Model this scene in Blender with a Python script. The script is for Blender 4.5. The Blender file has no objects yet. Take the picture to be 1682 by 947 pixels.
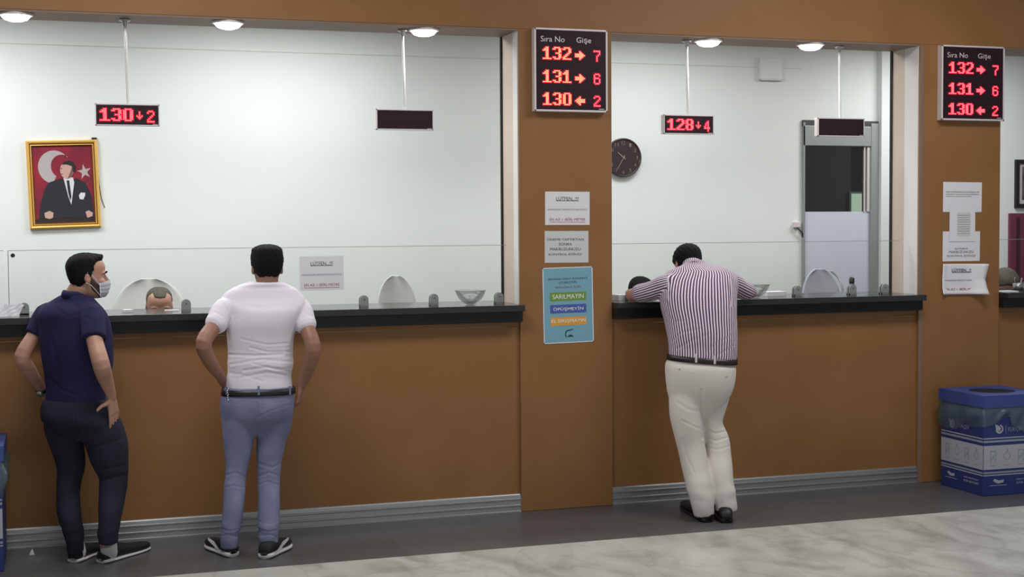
import bpy, bmesh, math, random
import numpy as np
from mathutils import Vector, Matrix
random.seed(4)
rng = np.random.RandomState(7)
S = bpy.context.scene
COL = S.collection
PI = math.pi

# ------------------------------------------------------------------ camera
FPX, W, H = 2300.0, 1682, 947
YAW, PITCH, ROLL = 0.314415569, 0.045082147, -0.006655316
CAMH, CAMD = 1.8, 8.294
fw = Vector((math.sin(YAW)*math.cos(PITCH), math.cos(YAW)*math.cos(PITCH), -math.sin(PITCH)))
rt = fw.cross(Vector((0, 0, 1))).normalized(); up = rt.cross(fw)
R_ = rt*math.cos(ROLL) + up*math.sin(ROLL); U_ = -rt*math.sin(ROLL) + up*math.cos(ROLL)
cam = bpy.data.cameras.new('camera'); camo = bpy.data.objects.new('camera', cam); COL.objects.link(camo)
cam.sensor_width = 36; cam.lens = FPX/W*36; cam.clip_end = 100
camo.matrix_world = Matrix(((R_.x, U_.x, -fw.x, 0), (R_.y, U_.y, -fw.y, -CAMD), (R_.z, U_.z, -fw.z, CAMH), (0, 0, 0, 1)))
S.camera = camo

def at(px, py, Y=0.0):
    """point of the place seen at a photo pixel, at depth Y behind the counter front"""
    d = fw*FPX + R_*(px-W/2) - U_*(py-H/2)
    t = (Y+CAMD)/d.y
    return Vector((d.x*t, Y, CAMH+d.z*t))

# ------------------------------------------------------------------ light
world = bpy.data.worlds.new('world'); S.world = world; world.use_nodes = True
world.node_tree.nodes['Background'].inputs[0].default_value = (0.90, 0.93, 1.0, 1)
world.node_tree.nodes['Background'].inputs[1].default_value = 0.30
def area(name, loc, rot, sx, sy, power, col=(1, 1, 1)):
    l = bpy.data.lights.new(name, 'AREA'); l.shape = 'RECTANGLE'; l.size = sx; l.size_y = sy
    l.energy = power; l.color = col
    o = bpy.data.objects.new(name, l); COL.objects.link(o); o.location = loc; o.rotation_euler = rot
    return o
# daylight from the glazed front of the hall behind the camera, ceiling lights of the hall and of the office
area('hall_daylight', (2.5, -11.5, 2.4), (math.radians(82), 0, 0), 9.0, 2.6, 66, (0.93, 0.96, 1.0))
area('hall_ceiling_lamp', (0.5, -2.0, 3.88), (0, 0, 0), 1.8, .9, 68, (1.0, 0.97, 0.95))
area('hall_ceiling_lamp', (4.8, -2.0, 3.88), (0, 0, 0), 1.8, .9, 68, (1.0, 0.97, 0.95))
for lx, lp in ((-0.9, 44), (1.5, 35), (4.3, 28), (6.9, 36)):
    area('office_ceiling_lamp', (lx, 0.95, 3.29), (0, 0, 0), 1.2, 0.5, lp, (1.0, 1.0, 0.985))
S.view_settings.view_transform = 'Standard'; S.view_settings.look = 'None'
S.view_settings.gamma = 1; S.view_settings.use_curve_mapping = False
S.view_settings.exposure = 0.0

# ------------------------------------------------------------------ materials
MATS = {}
def srgb(r, g, b):
    f = lambda c: (c/255/12.92) if c/255 <= .04045 else ((c/255+.055)/1.055)**2.4
    return (f(r), f(g), f(b), 1)
def mat(name, rgb, rough=0.5, metal=0.0, emit=None, es=0.0, noise=None, bump=None, spec=0.5, sheen=0):
    m = bpy.data.materials.new(name); m.use_nodes = True; nt = m.node_tree
    b = nt.nodes['Principled BSDF']
    b.inputs['Base Color'].default_value = srgb(*rgb)
    b.inputs['Roughness'].default_value = rough; b.inputs['Metallic'].default_value = metal
    b.inputs['Specular IOR Level'].default_value = spec
    if sheen: b.inputs['Sheen Weight'].default_value = sheen
    if emit: b.inputs['Emission Color'].default_value = srgb(*emit); b.inputs['Emission Strength'].default_value = es
    tc = nt.nodes.new('ShaderNodeTexCoord')
    if noise:
        rgb2, scale, detail = noise
        n = nt.nodes.new('ShaderNodeTexNoise'); n.inputs['Scale'].default_value = scale; n.inputs['Detail'].default_value = detail
        r = nt.nodes.new('ShaderNodeValToRGB'); r.color_ramp.elements[0].position = .35; r.color_ramp.elements[1].position = .68
        r.color_ramp.elements[0].color = srgb(*rgb); r.color_ramp.elements[1].color = srgb(*rgb2)
        nt.links.new(tc.outputs['Object'], n.inputs['Vector']); nt.links.new(n.outputs['Fac'], r.inputs[0])
        nt.links.new(r.outputs[0], b.inputs['Base Color'])
    if bump:
        sc, st = bump
        n = nt.nodes.new('ShaderNodeTexNoise'); n.inputs['Scale'].default_value = sc; n.inputs['Detail'].default_value = 4
        bp = nt.nodes.new('ShaderNodeBump'); bp.inputs['Strength'].default_value = st; bp.inputs['Distance'].default_value = .01
        nt.links.new(tc.outputs['Object'], n.inputs['Vector']); nt.links.new(n.outputs['Fac'], bp.inputs['Height'])
        nt.links.new(bp.outputs[0], b.inputs['Normal'])
    MATS[name] = m
    return m
M_brown = mat('brown_laminate', (146, 104, 64), .5, noise=((140, 98, 58), 3, 3), spec=.3)
M_brown_soffit = mat('soffit_board', (128, 106, 90), .6)
M_cream = mat('cream_reveal', (192, 176, 162), .5)
M_white_trim = mat('white_corner_strip', (212, 208, 206), .4)
M_wall = mat('office_wall_paint', (226, 232, 231), .85, noise=((222, 229, 228), 1.2, 2))
M_wall2 = mat('wall_grey_line', (214, 219, 216), .8)
M_dark_edge = mat('dark_seal', (34, 38, 34), .6)
M_black = mat('black_granite', (20, 21, 23), .35, noise=((28, 29, 31), 90, 4), spec=.3)
M_black_top = mat('granite_slab', (34, 37, 38), .16, noise=((44, 47, 48), 110, 4))
M_alu = mat('brushed_aluminium', (170, 172, 172), .38, .75, bump=(40, .02))
M_steel = mat('steel', (178, 178, 176), .3, .8)
M_chrome = mat('chrome', (225, 225, 225), .12, 1)
M_clamp = mat('clamp_steel', (146, 150, 147), .45, .25)
M_rod = mat('white_metal_rod', (225, 225, 222), .25, .2)
M_paper = mat('paper', (226, 224, 230), .8)
M_paper_grey = mat('paper_grey', (205, 206, 206), .8)
M_ink = mat('ink_black', (45, 45, 50), .8)
M_ink_grey = mat('ink_grey', (120, 120, 135), .8)
M_ink_red = mat('ink_red', (150, 45, 85), .8)
M_poster = mat('poster_blue', (120, 170, 188), .6)
M_green = mat('poster_green', (112, 150, 55), .6)
M_blue2 = mat('poster_royal', (70, 92, 168), .6)
M_orange = mat('poster_orange', (222, 160, 62), .6)
M_white_ink = mat('white_ink', (238, 238, 236), .7)
M_navy_ink = mat('navy_ink', (28, 46, 78), .8)
M_teal_ink = mat('teal_ink', (20, 66, 76), .8)
M_led_housing = mat('led_frame', (222, 212, 214), .4, .2)
M_led_dark = mat('led_screen', (40, 20, 30), .55, spec=.25)
M_led = mat('led_red_core', (255, 120, 130), .5, emit=(255, 104, 116), es=2.2)
M_led_yellow = mat('led_warm_core', (255, 170, 120), .5, emit=(255, 150, 112), es=2.3)
M_led_halo = mat('led_red_glow', (120, 0, 20), .5, emit=(228, 10, 44), es=.95)  # dim red emission standing in for the glow around each diode
M_lamp = mat('lamp_diffuser', (255, 255, 255), .5, emit=(255, 250, 252), es=9)
M_gold = mat('gold_frame', (238, 190, 100), .36, .35)
M_gold_dark = mat('gold_groove', (120, 78, 26), .4, .5)
M_darkwood = mat('black_frame', (22, 22, 24), .35)
M_maroon = mat('maroon_board', (106, 46, 72), .7)
M_maroon2 = mat('maroon_dark', (58, 24, 42), .7)
M_door_frame = mat('grey_aluminium_profile', (156, 163, 161), .4, .35)
M_door_dark = mat('dark_header', (62, 66, 64), .5)
M_frost = mat('frosted_film', (204, 212, 226), .6)
M_bin = mat('bin_blue', (36, 50, 112), .5)
M_bin_lid = mat('bin_lid_blue', (54, 72, 136), .5)
M_bin_white = mat('bin_print_white', (170, 172, 182), .6)
M_bin_grey = mat('bin_print_grey', (140, 146, 160), .6)
M_hole = mat('bin_hole_shade', (8, 9, 14), .8)
M_plastic_chair = mat('white_chair_plastic', (206, 209, 208), .9, spec=.2)
M_device = mat('dark_plastic', (44, 47, 46), .4)
M_skin_a = mat('skin_fair', (178, 136, 116), .5, noise=((168, 124, 104), 9, 3), bump=(160, .05))
M_skin_b = mat('skin_tan', (150, 108, 90), .5, noise=((138, 96, 80), 9, 3), bump=(160, .05))
M_skin_c = mat('skin_warm', (178, 132, 112), .5, noise=((166, 120, 100), 9, 3), bump=(160, .05))
M_hair = mat('black_hair', (20, 17, 17), .75, bump=(260, .8), noise=((12, 10, 11), 60, 3), spec=.2)
M_hair_grey = mat('thin_brown_hair', (84, 78, 68), .7, bump=(260, .7))
M_beard = mat('short_beard', (74, 54, 45), .8, bump=(300, .8))
M_eye = mat('eye_white', (196, 186, 178), .35)
M_iris = mat('eye_iris', (40, 26, 18), .2)
M_lips = mat('lips', (158, 92, 84), .5)
M_polo = mat('navy_cotton', (42, 40, 76), .9, noise=((36, 35, 66), 6, 3), bump=(420, .25), sheen=.0, spec=.2)
M_tee = mat('white_cotton', (222, 217, 226), .9, bump=(420, .18), spec=.2)
M_jeans_dark = mat('dark_denim', (36, 37, 48), .9, noise=((44, 46, 60), 7, 4), bump=(500, .3), spec=.2)
M_jeans_light = mat('light_denim', (108, 112, 142), .9, noise=((128, 133, 160), 6, 4), bump=(500, .3), spec=.2)
M_trouser = mat('white_twill', (214, 208, 202), .85, bump=(400, .2), spec=.25)
M_belt = mat('black_belt', (20, 20, 24), .4)
M_belt_brown = mat('dark_brown_belt', (34, 22, 26), .4)
M_shoe_black = mat('black_shoe_cloth', (20, 19, 22), .7, bump=(300, .3))
M_sole_white = mat('white_sole', (206, 204, 202), .6)
M_leather = mat('black_leather', (16, 13, 14), .5)
M_mask = mat('surgical_mask', (222, 223, 232), .8, bump=(200, .1))
M_stitch = mat('denim_stitch', (118, 130, 172), .9)
M_uniform = mat('grey_uniform', (120, 124, 134), .9)

def glass_mat(name, tint, gloss=.06, fk=.8):
    m = bpy.data.materials.new(name); m.use_nodes = True; nt = m.node_tree
    for n in list(nt.nodes): nt.nodes.remove(n)
    out = nt.nodes.new('ShaderNodeOutputMaterial'); mix = nt.nodes.new('ShaderNodeMixShader')
    tr = nt.nodes.new('ShaderNodeBsdfTransparent'); tr.inputs[0].default_value = (*tint, 1)
    gl = nt.nodes.new('ShaderNodeBsdfGlossy'); gl.inputs['Roughness'].default_value = .03
    fr = nt.nodes.new('ShaderNodeFresnel'); fr.inputs[0].default_value = 1.45
    mul = nt.nodes.new('ShaderNodeMath'); mul.operation = 'MULTIPLY_ADD'; mul.inputs[1].default_value = fk; mul.inputs[2].default_value = gloss - .03
    nt.links.new(fr.outputs[0], mul.inputs[0]); nt.links.new(mul.outputs[0], mix.inputs[0])
    nt.links.new(tr.outputs[0], mix.inputs[1]); nt.links.new(gl.outputs[0], mix.inputs[2]); nt.links.new(mix.outputs[0], out.inputs[0])
    return m
M_glass = glass_mat('screen_glass', (.982, .99, .982), .0, .35)
M_glass_edge = mat('glass_edge', (132, 150, 140), .2)
M_bowl = glass_mat('bowl_glass', (.968, .974, .972), .035, .45)
M_bag = glass_mat('bin_bag_film', (.80, .87, .88), .09, .0)
_b = M_bag.node_tree; _g = [n for n in _b.nodes if n.type == 'BSDF_GLOSSY'][0]; _g.inputs['Roughness'].default_value = .32
_d = _b.nodes.new('ShaderNodeBsdfDiffuse'); _d.inputs[0].default_value = srgb(104, 130, 140); _m = _b.nodes.new('ShaderNodeMixShader'); _m.inputs[0].default_value = .34
_t = [n for n in _b.nodes if n.type == 'BSDF_TRANSPARENT'][0]; _x = [n for n in _b.nodes if n.type == 'MIX_SHADER'][0]; _x = [n for n in _b.nodes if n.type == 'MIX_SHADER' and n != _m][0]
_b.links.new(_t.outputs[0], _m.inputs[1]); _b.links.new(_d.outputs[0], _m.inputs[2]); _b.links.new(_m.outputs[0], _x.inputs[1])
M_tinted = glass_mat('door_pane', (.80, .82, .80), .05)

def marble():
    m = mat('white_marble', (200, 198, 192), .28); nt = m.node_tree; b = nt.nodes['Principled BSDF']
    tc = nt.nodes.new('ShaderNodeTexCoord'); mp = nt.nodes.new('ShaderNodeMapping'); mp.inputs['Rotation'].default_value = (0, 0, .75); mp.inputs['Scale'].default_value = (1.9, 1.1, 1)
    nt.links.new(tc.outputs['Object'], mp.inputs[0])
    n1 = nt.nodes.new('ShaderNodeTexNoise'); n1.inputs['Scale'].default_value = 1.7; n1.inputs['Detail'].default_value = 6; n1.inputs['Roughness'].default_value = .5; n1.inputs['Distortion'].default_value = .9
    nt.links.new(mp.outputs[0], n1.inputs['Vector'])
    r1 = nt.nodes.new('ShaderNodeValToRGB'); e = r1.color_ramp.elements
    e[0].position = .30; e[0].color = srgb(156, 155, 150); e[1].position = .66; e[1].color = srgb(192, 192, 187)
    x = r1.color_ramp.elements.new(.47); x.color = srgb(178, 177, 171)
    nt.links.new(n1.outputs['Fac'], r1.inputs[0])
    n2 = nt.nodes.new('ShaderNodeTexNoise'); n2.inputs['Scale'].default_value = 1.1; n2.inputs['Detail'].default_value = 9; n2.inputs['Distortion'].default_value = 1.2
    nt.links.new(mp.outputs[0], n2.inputs['Vector'])
    r2 = nt.nodes.new('ShaderNodeValToRGB'); e = r2.color_ramp.elements
    e[0].position = .478; e[0].color = (1, 1, 1, 1); e[1].position = .56; e[1].color = (1, 1, 1, 1)
    x = r2.color_ramp.elements.new(.505); x.color = (.80, .80, .79, 1)
    nt.links.new(n2.outputs['Fac'], r2.inputs[0])
    mx = nt.nodes.new('ShaderNodeMix'); mx.data_type = 'RGBA'; mx.blend_type = 'MULTIPLY'; mx.inputs[0].default_value = .8
    nt.links.new(r1.outputs[0], mx.inputs[6]); nt.links.new(r2.outputs[0], mx.inputs[7])
    # thin joints between large slabs
    br = nt.nodes.new('ShaderNodeTexBrick'); br.inputs['Scale'].default_value = 1; br.inputs['Brick Width'].default_value = 1.2; br.inputs['Row Height'].default_value = 1.2
    br.inputs['Mortar Size'].default_value = .002; br.offset = 0; br.inputs['Color1'].default_value = (1, 1, 1, 1); br.inputs['Color2'].default_value = (.96, .96, .96, 1); br.inputs['Mortar'].default_value = (.72, .72, .7, 1)
    nt.links.new(tc.outputs['Object'], br.inputs['Vector'])
    mx2 = nt.nodes.new('ShaderNodeMix'); mx2.data_type = 'RGBA'; mx2.blend_type = 'MULTIPLY'; mx2.inputs[0].default_value = 1
    nt.links.new(mx.outputs[2], mx2.inputs[6]); nt.links.new(br.outputs[0], mx2.inputs[7]); nt.links.new(mx2.outputs[2], b.inputs['Base Color'])
    return m
M_marble = marble()
def tiles():
    m = mat('dark_stone_tile', (84, 82, 81), .33); nt = m.node_tree; b = nt.nodes['Principled BSDF']
    tc = nt.nodes.new('ShaderNodeTexCoord')
    br = nt.nodes.new('ShaderNodeTexBrick'); br.inputs['Scale'].default_value = 1; br.inputs['Brick Width'].default_value = .6; br.inputs['Row Height'].default_value = .47
    br.inputs['Mortar Size'].default_value = .0016; br.offset = 0
    br.inputs['Color1'].default_value = srgb(84, 84, 86); br.inputs['Color2'].default_value = srgb(78, 79, 81); br.inputs['Mortar'].default_value = srgb(60, 59, 59)
    nt.links.new(tc.outputs['Object'], br.inputs['Vector'])
    n = nt.nodes.new('ShaderNodeTexNoise'); n.inputs['Scale'].default_value = 22; n.inputs['Detail'].default_value = 5
    nt.links.new(tc.outputs['Object'], n.inputs['Vector'])
    mx = nt.nodes.new('ShaderNodeMix'); mx.data_type = 'RGBA'; mx.blend_type = 'OVERLAY'; mx.inputs[0].default_value = .25
    nt.links.new(br.outputs[0], mx.inputs[6]); nt.links.new(n.outputs['Color'], mx.inputs[7]); nt.links.new(mx.outputs[2], b.inputs['Base Color'])
    return m
M_tiles = tiles()
def striped():
    """fine dark plum stripes on pale pink-white cotton; the coordinate along the cloth is stored on the mesh"""
    m = mat('striped_cotton', (210, 200, 210), .85, spec=.2); nt = m.node_tree; b = nt.nodes['Principled BSDF']
    a = nt.nodes.new('ShaderNodeAttribute'); a.attribute_name = 'cloth_u'
    a2 = nt.nodes.new('ShaderNodeAttribute'); a2.attribute_name = 'cloth_v'
    def wave(src, period, width):
        d = nt.nodes.new('ShaderNodeMath'); d.operation = 'DIVIDE'; d.inputs[1].default_value = period
        nt.links.new(src.outputs['Fac'], d.inputs[0])
        f = nt.nodes.new('ShaderNodeMath'); f.operation = 'FRACT'; nt.links.new(d.outputs[0], f.inputs[0])
        l = nt.nodes.new('ShaderNodeMath'); l.operation = 'LESS_THAN'; l.inputs[1].default_value = width; nt.links.new(f.outputs[0], l.inputs[0])
        return l
    w1 = wave(a, .0135, .52); w2 = wave(a2, .0135, .18)
    mx = nt.nodes.new('ShaderNodeMix'); mx.data_type = 'RGBA'; mx.inputs[6].default_value = srgb(226, 214, 224); mx.inputs[7].default_value = srgb(72, 48, 76)
    nt.links.new(w1.outputs[0], mx.inputs[0])
    mx2 = nt.nodes.new('ShaderNodeMix'); mx2.data_type = 'RGBA'; mx2.inputs[7].default_value = srgb(132, 112, 138)
    mu = nt.nodes.new('ShaderNodeMath'); mu.operation = 'MULTIPLY'; mu.inputs[1].default_value = .45; nt.links.new(w2.outputs[0], mu.inputs[0])
    nt.links.new(mu.outputs[0], mx2.inputs[0]); nt.links.new(mx.outputs[2], mx2.inputs[6]); nt.links.new(mx2.outputs[2], b.inputs['Base Color'])
    return m
M_stripe = striped()

# ------------------------------------------------------------------ helpers
def tagp(o, label=None, cat=None, group=None, kind=None):
    if label: o['label'] = label
    if cat: o['category'] = cat
    if group: o['group'] = group
    if kind: o['kind'] = kind
    return o
def thing(name, label, cat, loc=(0, 0, 0), group=None):
    o = bpy.data.objects.new(name, None); COL.objects.link(o); o.location = loc; o.empty_display_size = .1
    return tagp(o, label, cat, group)
def world_loc(o):
    v = Vector(o.location)
    while o.parent: o = o.parent; v += o.location
    return v
def obj(name, bm, m, parent=None, smooth=False, loc=None):
    """bm in world coordinates -> one mesh object, origin at loc / its parent"""
    me = bpy.data.meshes.new(name)
    if parent is not None: off = world_loc(parent)
    else: off = Vector(loc) if loc is not None else Vector((0, 0, 0))
    if isinstance(bm, bmesh.types.BMesh):
        bmesh.ops.translate(bm, verts=bm.verts, vec=-off)
        bm.to_mesh(me); bm.free()
    else:
        me = bm; me.name = name; me.transform(Matrix.Translation(-off))
    ms = m if isinstance(m, (list, tuple)) else [m]
    for x in ms: me.materials.append(x)
    if smooth: me.polygons.foreach_set('use_smooth', [True]*len(me.polygons))
    o = bpy.data.objects.new(name, me); COL.objects.link(o)
    if parent is not None: o.parent = parent
    else: o.location = off
    return o
def box(bm, x0, x1, y0, y1, z0, z1, bev=0, mi=0):
    r = bmesh.ops.create_cube(bm, size=1)
    vs = r['verts']
    bmesh.ops.scale(bm, verts=vs, vec=(x1-x0, y1-y0, z1-z0)); bmesh.ops.translate(bm, verts=vs, vec=((x0+x1)/2, (y0+y1)/2, (z0+z1)/2))
    fs = set(f for v in vs for f in v.link_faces)
    for f in fs: f.material_index = mi
    if bev:
        es = list(set(e for v in vs for e in v.link_edges))
        bmesh.ops.bevel(bm, geom=es, offset=bev, segments=2, affect='EDGES', profile=.5)
    return vs
def B(*a, **k):
    bm = bmesh.new(); box(bm, *a, **k); return bm
def boxes(lst, bev=0):
    bm = bmesh.new()
    for b in lst: box(bm, *b, bev=bev)
    return bm
def lathe(bm, prof, c=(0, 0, 0), n=32, axis='z', mi=0):
    c = Vector(c); rings = []
    for r, h in prof:
        ring = []
        for i in range(n):
            a = 2*PI*i/n
            p = Vector((r*math.cos(a), r*math.sin(a), h))
            if axis == 'y': p = Vector((p.x, h, p.y))
            ring.append(bm.verts.new(c+p))
        rings.append(ring)
    for k in range(len(rings)-1):
        for i in range(n):
            j = (i+1) % n
            f = bm.faces.new((rings[k][i], rings[k][j], rings[k+1][j], rings[k+1][i])); f.material_index = mi
    for rg in (rings[0], rings[-1]):
        f = bm.faces.new(rg); f.material_index = mi
    bmesh.ops.recalc_face_normals(bm, faces=bm.faces)
    return bm
def cr(pts, sub):
    """catmull-rom through rows of numbers"""
    P = np.array(pts, float); n = len(P); out = []
    for i in range(n-1):
        p0 = P[max(i-1, 0)]; p1 = P[i]; p2 = P[i+1]; p3 = P[min(i+2, n-1)]
        for s in range(sub):
            t = s/sub
            out.append(.5*((2*p1)+(-p0+p2)*t+(2*p0-5*p1+4*p2-p3)*t*t+(-p0+3*p1-3*p2+p3)*t**3))
    out.append(P[-1]); return np.array(out)
def loft(bm, rings, mi=0):
    vr = [[bm.verts.new(p) for p in r] for r in rings]; n = len(vr[0])
    for k in range(len(vr)-1):
        for i in range(n):
            j = (i+1) % n
            f = bm.faces.new((vr[k][i], vr[k][j], vr[k+1][j], vr[k+1][i])); f.material_index = mi
    f = bm.faces.new(vr[0][::-1]); f.material_index = mi
    f = bm.faces.new(vr[-1]); f.material_index = mi
def tube(bm, pts, rad, ref=None, flat=1.0, n=16, sub=4, cap=True, mi=0):
    """round or flattened limb through pts; flat = ratio of the radius across ref"""
    rad = rad if hasattr(rad, '__len__') else [rad]*len(pts)
    flat = flat if hasattr(flat, '__len__') else [flat]*len(pts)
    rows = [list(p)+[r, q] for p, r, q in zip(pts, rad, flat)]
    C_ = cr(rows, sub) if len(pts) > 2 and sub > 1 else np.array(rows, float)
    cs = [Vector(c[:3]) for c in C_]; m = len(cs)
    tg = [(cs[min(i+1, m-1)]-cs[max(i-1, 0)]).normalized() for i in range(m)]
    if ref is None:
        ref = Vector((0, 0, 1)) if abs(tg[0].z) < .8 else Vector((0, 1, 0))
    ref = Vector(ref); u = (ref-tg[0]*ref.dot(tg[0])).normalized()
    rings = []
    def ring(c, u, v, r, q): return [c+u*(r*q*math.cos(2*PI*i/n))+v*(r*math.sin(2*PI*i/n)) for i in range(n)]
    for i in range(m):
        u = (u-tg[i]*u.dot(tg[i])).normalized(); v = tg[i].cross(u); r, q = C_[i][3], C_[i][4]
        if cap and i == 0:
            for k in (80, 55, 28): a = math.radians(k); rings.append(ring(cs[0]-tg[0]*r*math.sin(a)*.9, u, v, r*math.cos(a), q))
        rings.append(ring(cs[i], u, v, r, q))
        if cap and i == m-1:
            for k in (28, 55, 80): a = math.radians(k); rings.append(ring(cs[i]+tg[i]*r*math.sin(a)*.9, u, v, r*math.cos(a), q))
    loft(bm, rings, mi); return bm
def ball(bm, c, r, seg=16, rot=None, mi=0):
    r = r if hasattr(r, '__len__') else (r, r, r)
    res = bmesh.ops.create_uvsphere(bm, u_segments=seg, v_segments=seg//2+2, radius=1)
    M = Matrix.Translation(Vector(c)) @ (rot.to_4x4() if rot else Matrix()) @ Matrix.Diagonal((*r, 1))
    bmesh.ops.transform(bm, verts=res['verts'], matrix=M)
    for v in res['verts']:
        for f in v.link_faces: f.material_index = mi
def bake(bm, voxel, smooth=4, fac=.5):
    bmesh.ops.recalc_face_normals(bm, faces=bm.faces)
    me = bpy.data.meshes.new('tmp'); bm.to_mesh(me); bm.free()
    o = bpy.data.objects.new('tmp', me); COL.objects.link(o)
    m = o.modifiers.new('r', 'REMESH'); m.mode = 'VOXEL'; m.voxel_size = voxel; m.adaptivity = 0
    if smooth:
        s = o.modifiers.new('s', 'SMOOTH'); s.factor = fac; s.iterations = smooth
    dg = bpy.context.evaluated_depsgraph_get(); dg.update()
    r = bpy.data.meshes.new_from_object(o.evaluated_get(dg))
    bpy.data.objects.remove(o); bpy.data.meshes.remove(me)
    r.polygons.foreach_set('use_smooth', [True]*len(r.polygons))
    return r
def mverts(me):
    a = np.empty(len(me.vertices)*3); me.vertices.foreach_get('co', a); a = a.reshape(-1, 3)
    b = np.empty(len(me.vertices)*3); me.vertex_normals.foreach_get('vector', b); return a, b.reshape(-1, 3)
def setv(me, a): me.vertices.foreach_set('co', a.ravel()); me.update()
def vnoise(p, scale, seed=0):
    """cheap smooth noise: sum of random plane waves"""
    r = np.random.RandomState(seed); out = np.zeros(len(p))
    for k in range(10):
        d = r.normal(size=3); d /= np.linalg.norm(d); d *= scale*(.6+.9*r.rand())
        out += np.sin(p@d+r.rand()*6.28)
    return out/4.5
def seg_dist(p, a, b):
    a = np.array(a, float); b = np.array(b, float); ab = b-a
    t = np.clip(((p-a)@ab)/(ab@ab), 0, 1); return np.linalg.norm(p-(a+t[:, None]*ab), axis=1), t
def crease(a, nrm, lines, Y, mask=None):
    """lines in photo pixels: (list of points, width, depth): fold lines pressed into the cloth, seen side"""
    pts2 = a[:, [0, 2]]
    disp = np.zeros(len(a)); facing = np.clip(-(nrm@np.array(fw))*2.0, 0, 1)
    for L, wd, dp in lines:
        w_ = [at(x, y, Y) for x, y in L]; q = [np.array((v.x, v.z)) for v in w_]
        # scale the fold to the depth of each vertex by projecting along the view
        d = np.full(len(a), 9.)
        pr = a-np.array((0, -CAMD, CAMH)); k = (Y+CAMD)/pr[:, 1]; pj = np.stack([pr[:, 0]*k, CAMH+pr[:, 2]*k], 1)
        for i in range(len(q)-1):
            dd, t = seg_dist(pj, q[i], q[i+1]); d = np.minimum(d, dd)
        disp += .42*dp*(np.exp(-(d/wd)**2)-.45*np.exp(-((d-2.2*wd)/wd)**2))
    return a-nrm*(disp*facing)[:, None]

FONT = None
def wrinkle(v, nr, zc, hw, amp, seed, sx=9, sz=75):
    """random bunched cloth around a height"""
    q = v*np.array((sx, sx, sz)); n = vnoise(q/30, 30, seed); w = np.exp(-((v[:, 2]-zc)/hw)**2)
    return v+nr*(n*w*amp)[:, None]
def text(name, s, cx, cz, w, h, m, parent, origin, ux, uz, un, ext=.0006):
    """flat lettering centred at (cx, cz) on a plane; ux right, uz up, un out"""
    cu = bpy.data.curves.new(name, 'FONT'); cu.body = s; cu.extrude = .01; cu.align_x = 'CENTER'; cu.resolution_u = 3
    to = bpy.data.objects.new('t', cu); COL.objects.link(to); dg = bpy.context.evaluated_depsgraph_get(); dg.update()
    me = bpy.data.meshes.new_from_object(to.evaluated_get(dg)); bpy.data.objects.remove(to)
    a = np.empty(len(me.vertices)*3); me.vertices.foreach_get('co', a); a = a.reshape(-1, 3)
    mn, mx = a.min(0), a.max(0); c = (mn+mx)/2
    x = (a[:, 0]-c[0])/(mx[0]-mn[0])*w+cx; z = (a[:, 1]-c[1])/(mx[1]-mn[1])*h+cz; y = (a[:, 2]/.01)*ext/2+ext/2
    o = np.array(origin); ux, uz, un = map(np.array, (ux, uz, un))
    wv = o+x[:, None]*ux+z[:, None]*uz+y[:, None]*un
    setv(me, wv); return obj(name, me, m, parent)
def panelq(name, cx, cz, w, h, m, parent, origin, ux, uz, un, t=.0006, off=0.0):
    """thin printed rectangle on a plane"""
    bm = bmesh.new(); o = Vector(origin); ux, uz, un = Vector(ux), Vector(uz), Vector(un)
    vs = []
    for k in (off, off+t):
        for sx, sz in ((-1, -1), (1, -1), (1, 1), (-1, 1)):
            vs.append(bm.verts.new(o+ux*(cx+sx*w/2)+uz*(cz+sz*h/2)+un*k))
    bm.faces.new(vs[:4]); bm.faces.new(vs[4:])
    for i in range(4): j = (i+1) % 4; bm.faces.new((vs[i], vs[j], vs[4+j], vs[4+i]))
    bmesh.ops.recalc_face_normals(bm, faces=bm.faces)
    return obj(name, bm, m, parent)
def polyplate(name, loops, m, parent, origin, ux, uz, un, t, off):
    """extruded flat polygons on a plane"""
    bm = bmesh.new(); o = Vector(origin); ux, uz, un = Vector(ux), Vector(uz), Vector(un)
    for lp in loops:
        a = [bm.verts.new(o+ux*x+uz*z+un*off) for x, z in lp]; b = [bm.verts.new(o+ux*x+uz*z+un*(off+t)) for x, z in lp]
        bm.faces.new(a); bm.faces.new(b)
        for i in range(len(lp)): j = (i+1) % len(lp); bm.faces.new((a[i], a[j], b[j], b[i]))
    bmesh.ops.recalc_face_normals(bm, faces=bm.faces)
    return obj(name, bm, m, parent)
FRONT = ((1, 0, 0), (0, 0, 1), (0, -1, 0))

# ================================================================== the room
PX = [(2.75, 3.37), (5.64, 6.30)]      # the two wide pillars
ZS = 3.005                             # underside of the beam
ZC = 1.307                             # counter top
YR = 0.33                              # depth of beam and pillars
def structure(name, bm, m, smooth=False): return tagp(obj(name, bm, m, smooth=smooth), kind='structure')
structure('floor', B(-5, 11, -13, -.91, -.1, 0), M_marble)
structure('floor.001', B(-5, 11, -.91, 6.2, -.1, 0), M_tiles)
bm = boxes([(-5, 11, 0, YR, ZS+.012, 3.9)])
structure('wall_front', bm, M_brown)
structure('trim_1', boxes([(-5, 11, .004, YR, ZS, ZS+.012)]), M_brown_soffit)
for i, (a, b) in enumerate(PX):
    bm = bmesh.new(); box(bm, a, b, 0, YR, 0, ZS+.012, bev=.004)
    structure('wall_pillar', bm, M_brown)
    st = .10 if i == 0 else .17
    structure('trim_2', boxes([(a-.006, a+.002, .012, st, ZC, ZS)]), M_white_trim)
    structure('trim_3', boxes([(a-.004, a+.002, st, YR, ZC, ZS)]), M_cream)
    structure('trim_4', boxes([(a-.018, a-.002, YR-.012, YR+.004, ZC, ZS)]), M_dark_edge)
    structure('trim_5', boxes([(b-.002, b+.004, .012, YR, ZC, ZS)]), M_cream)
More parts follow.
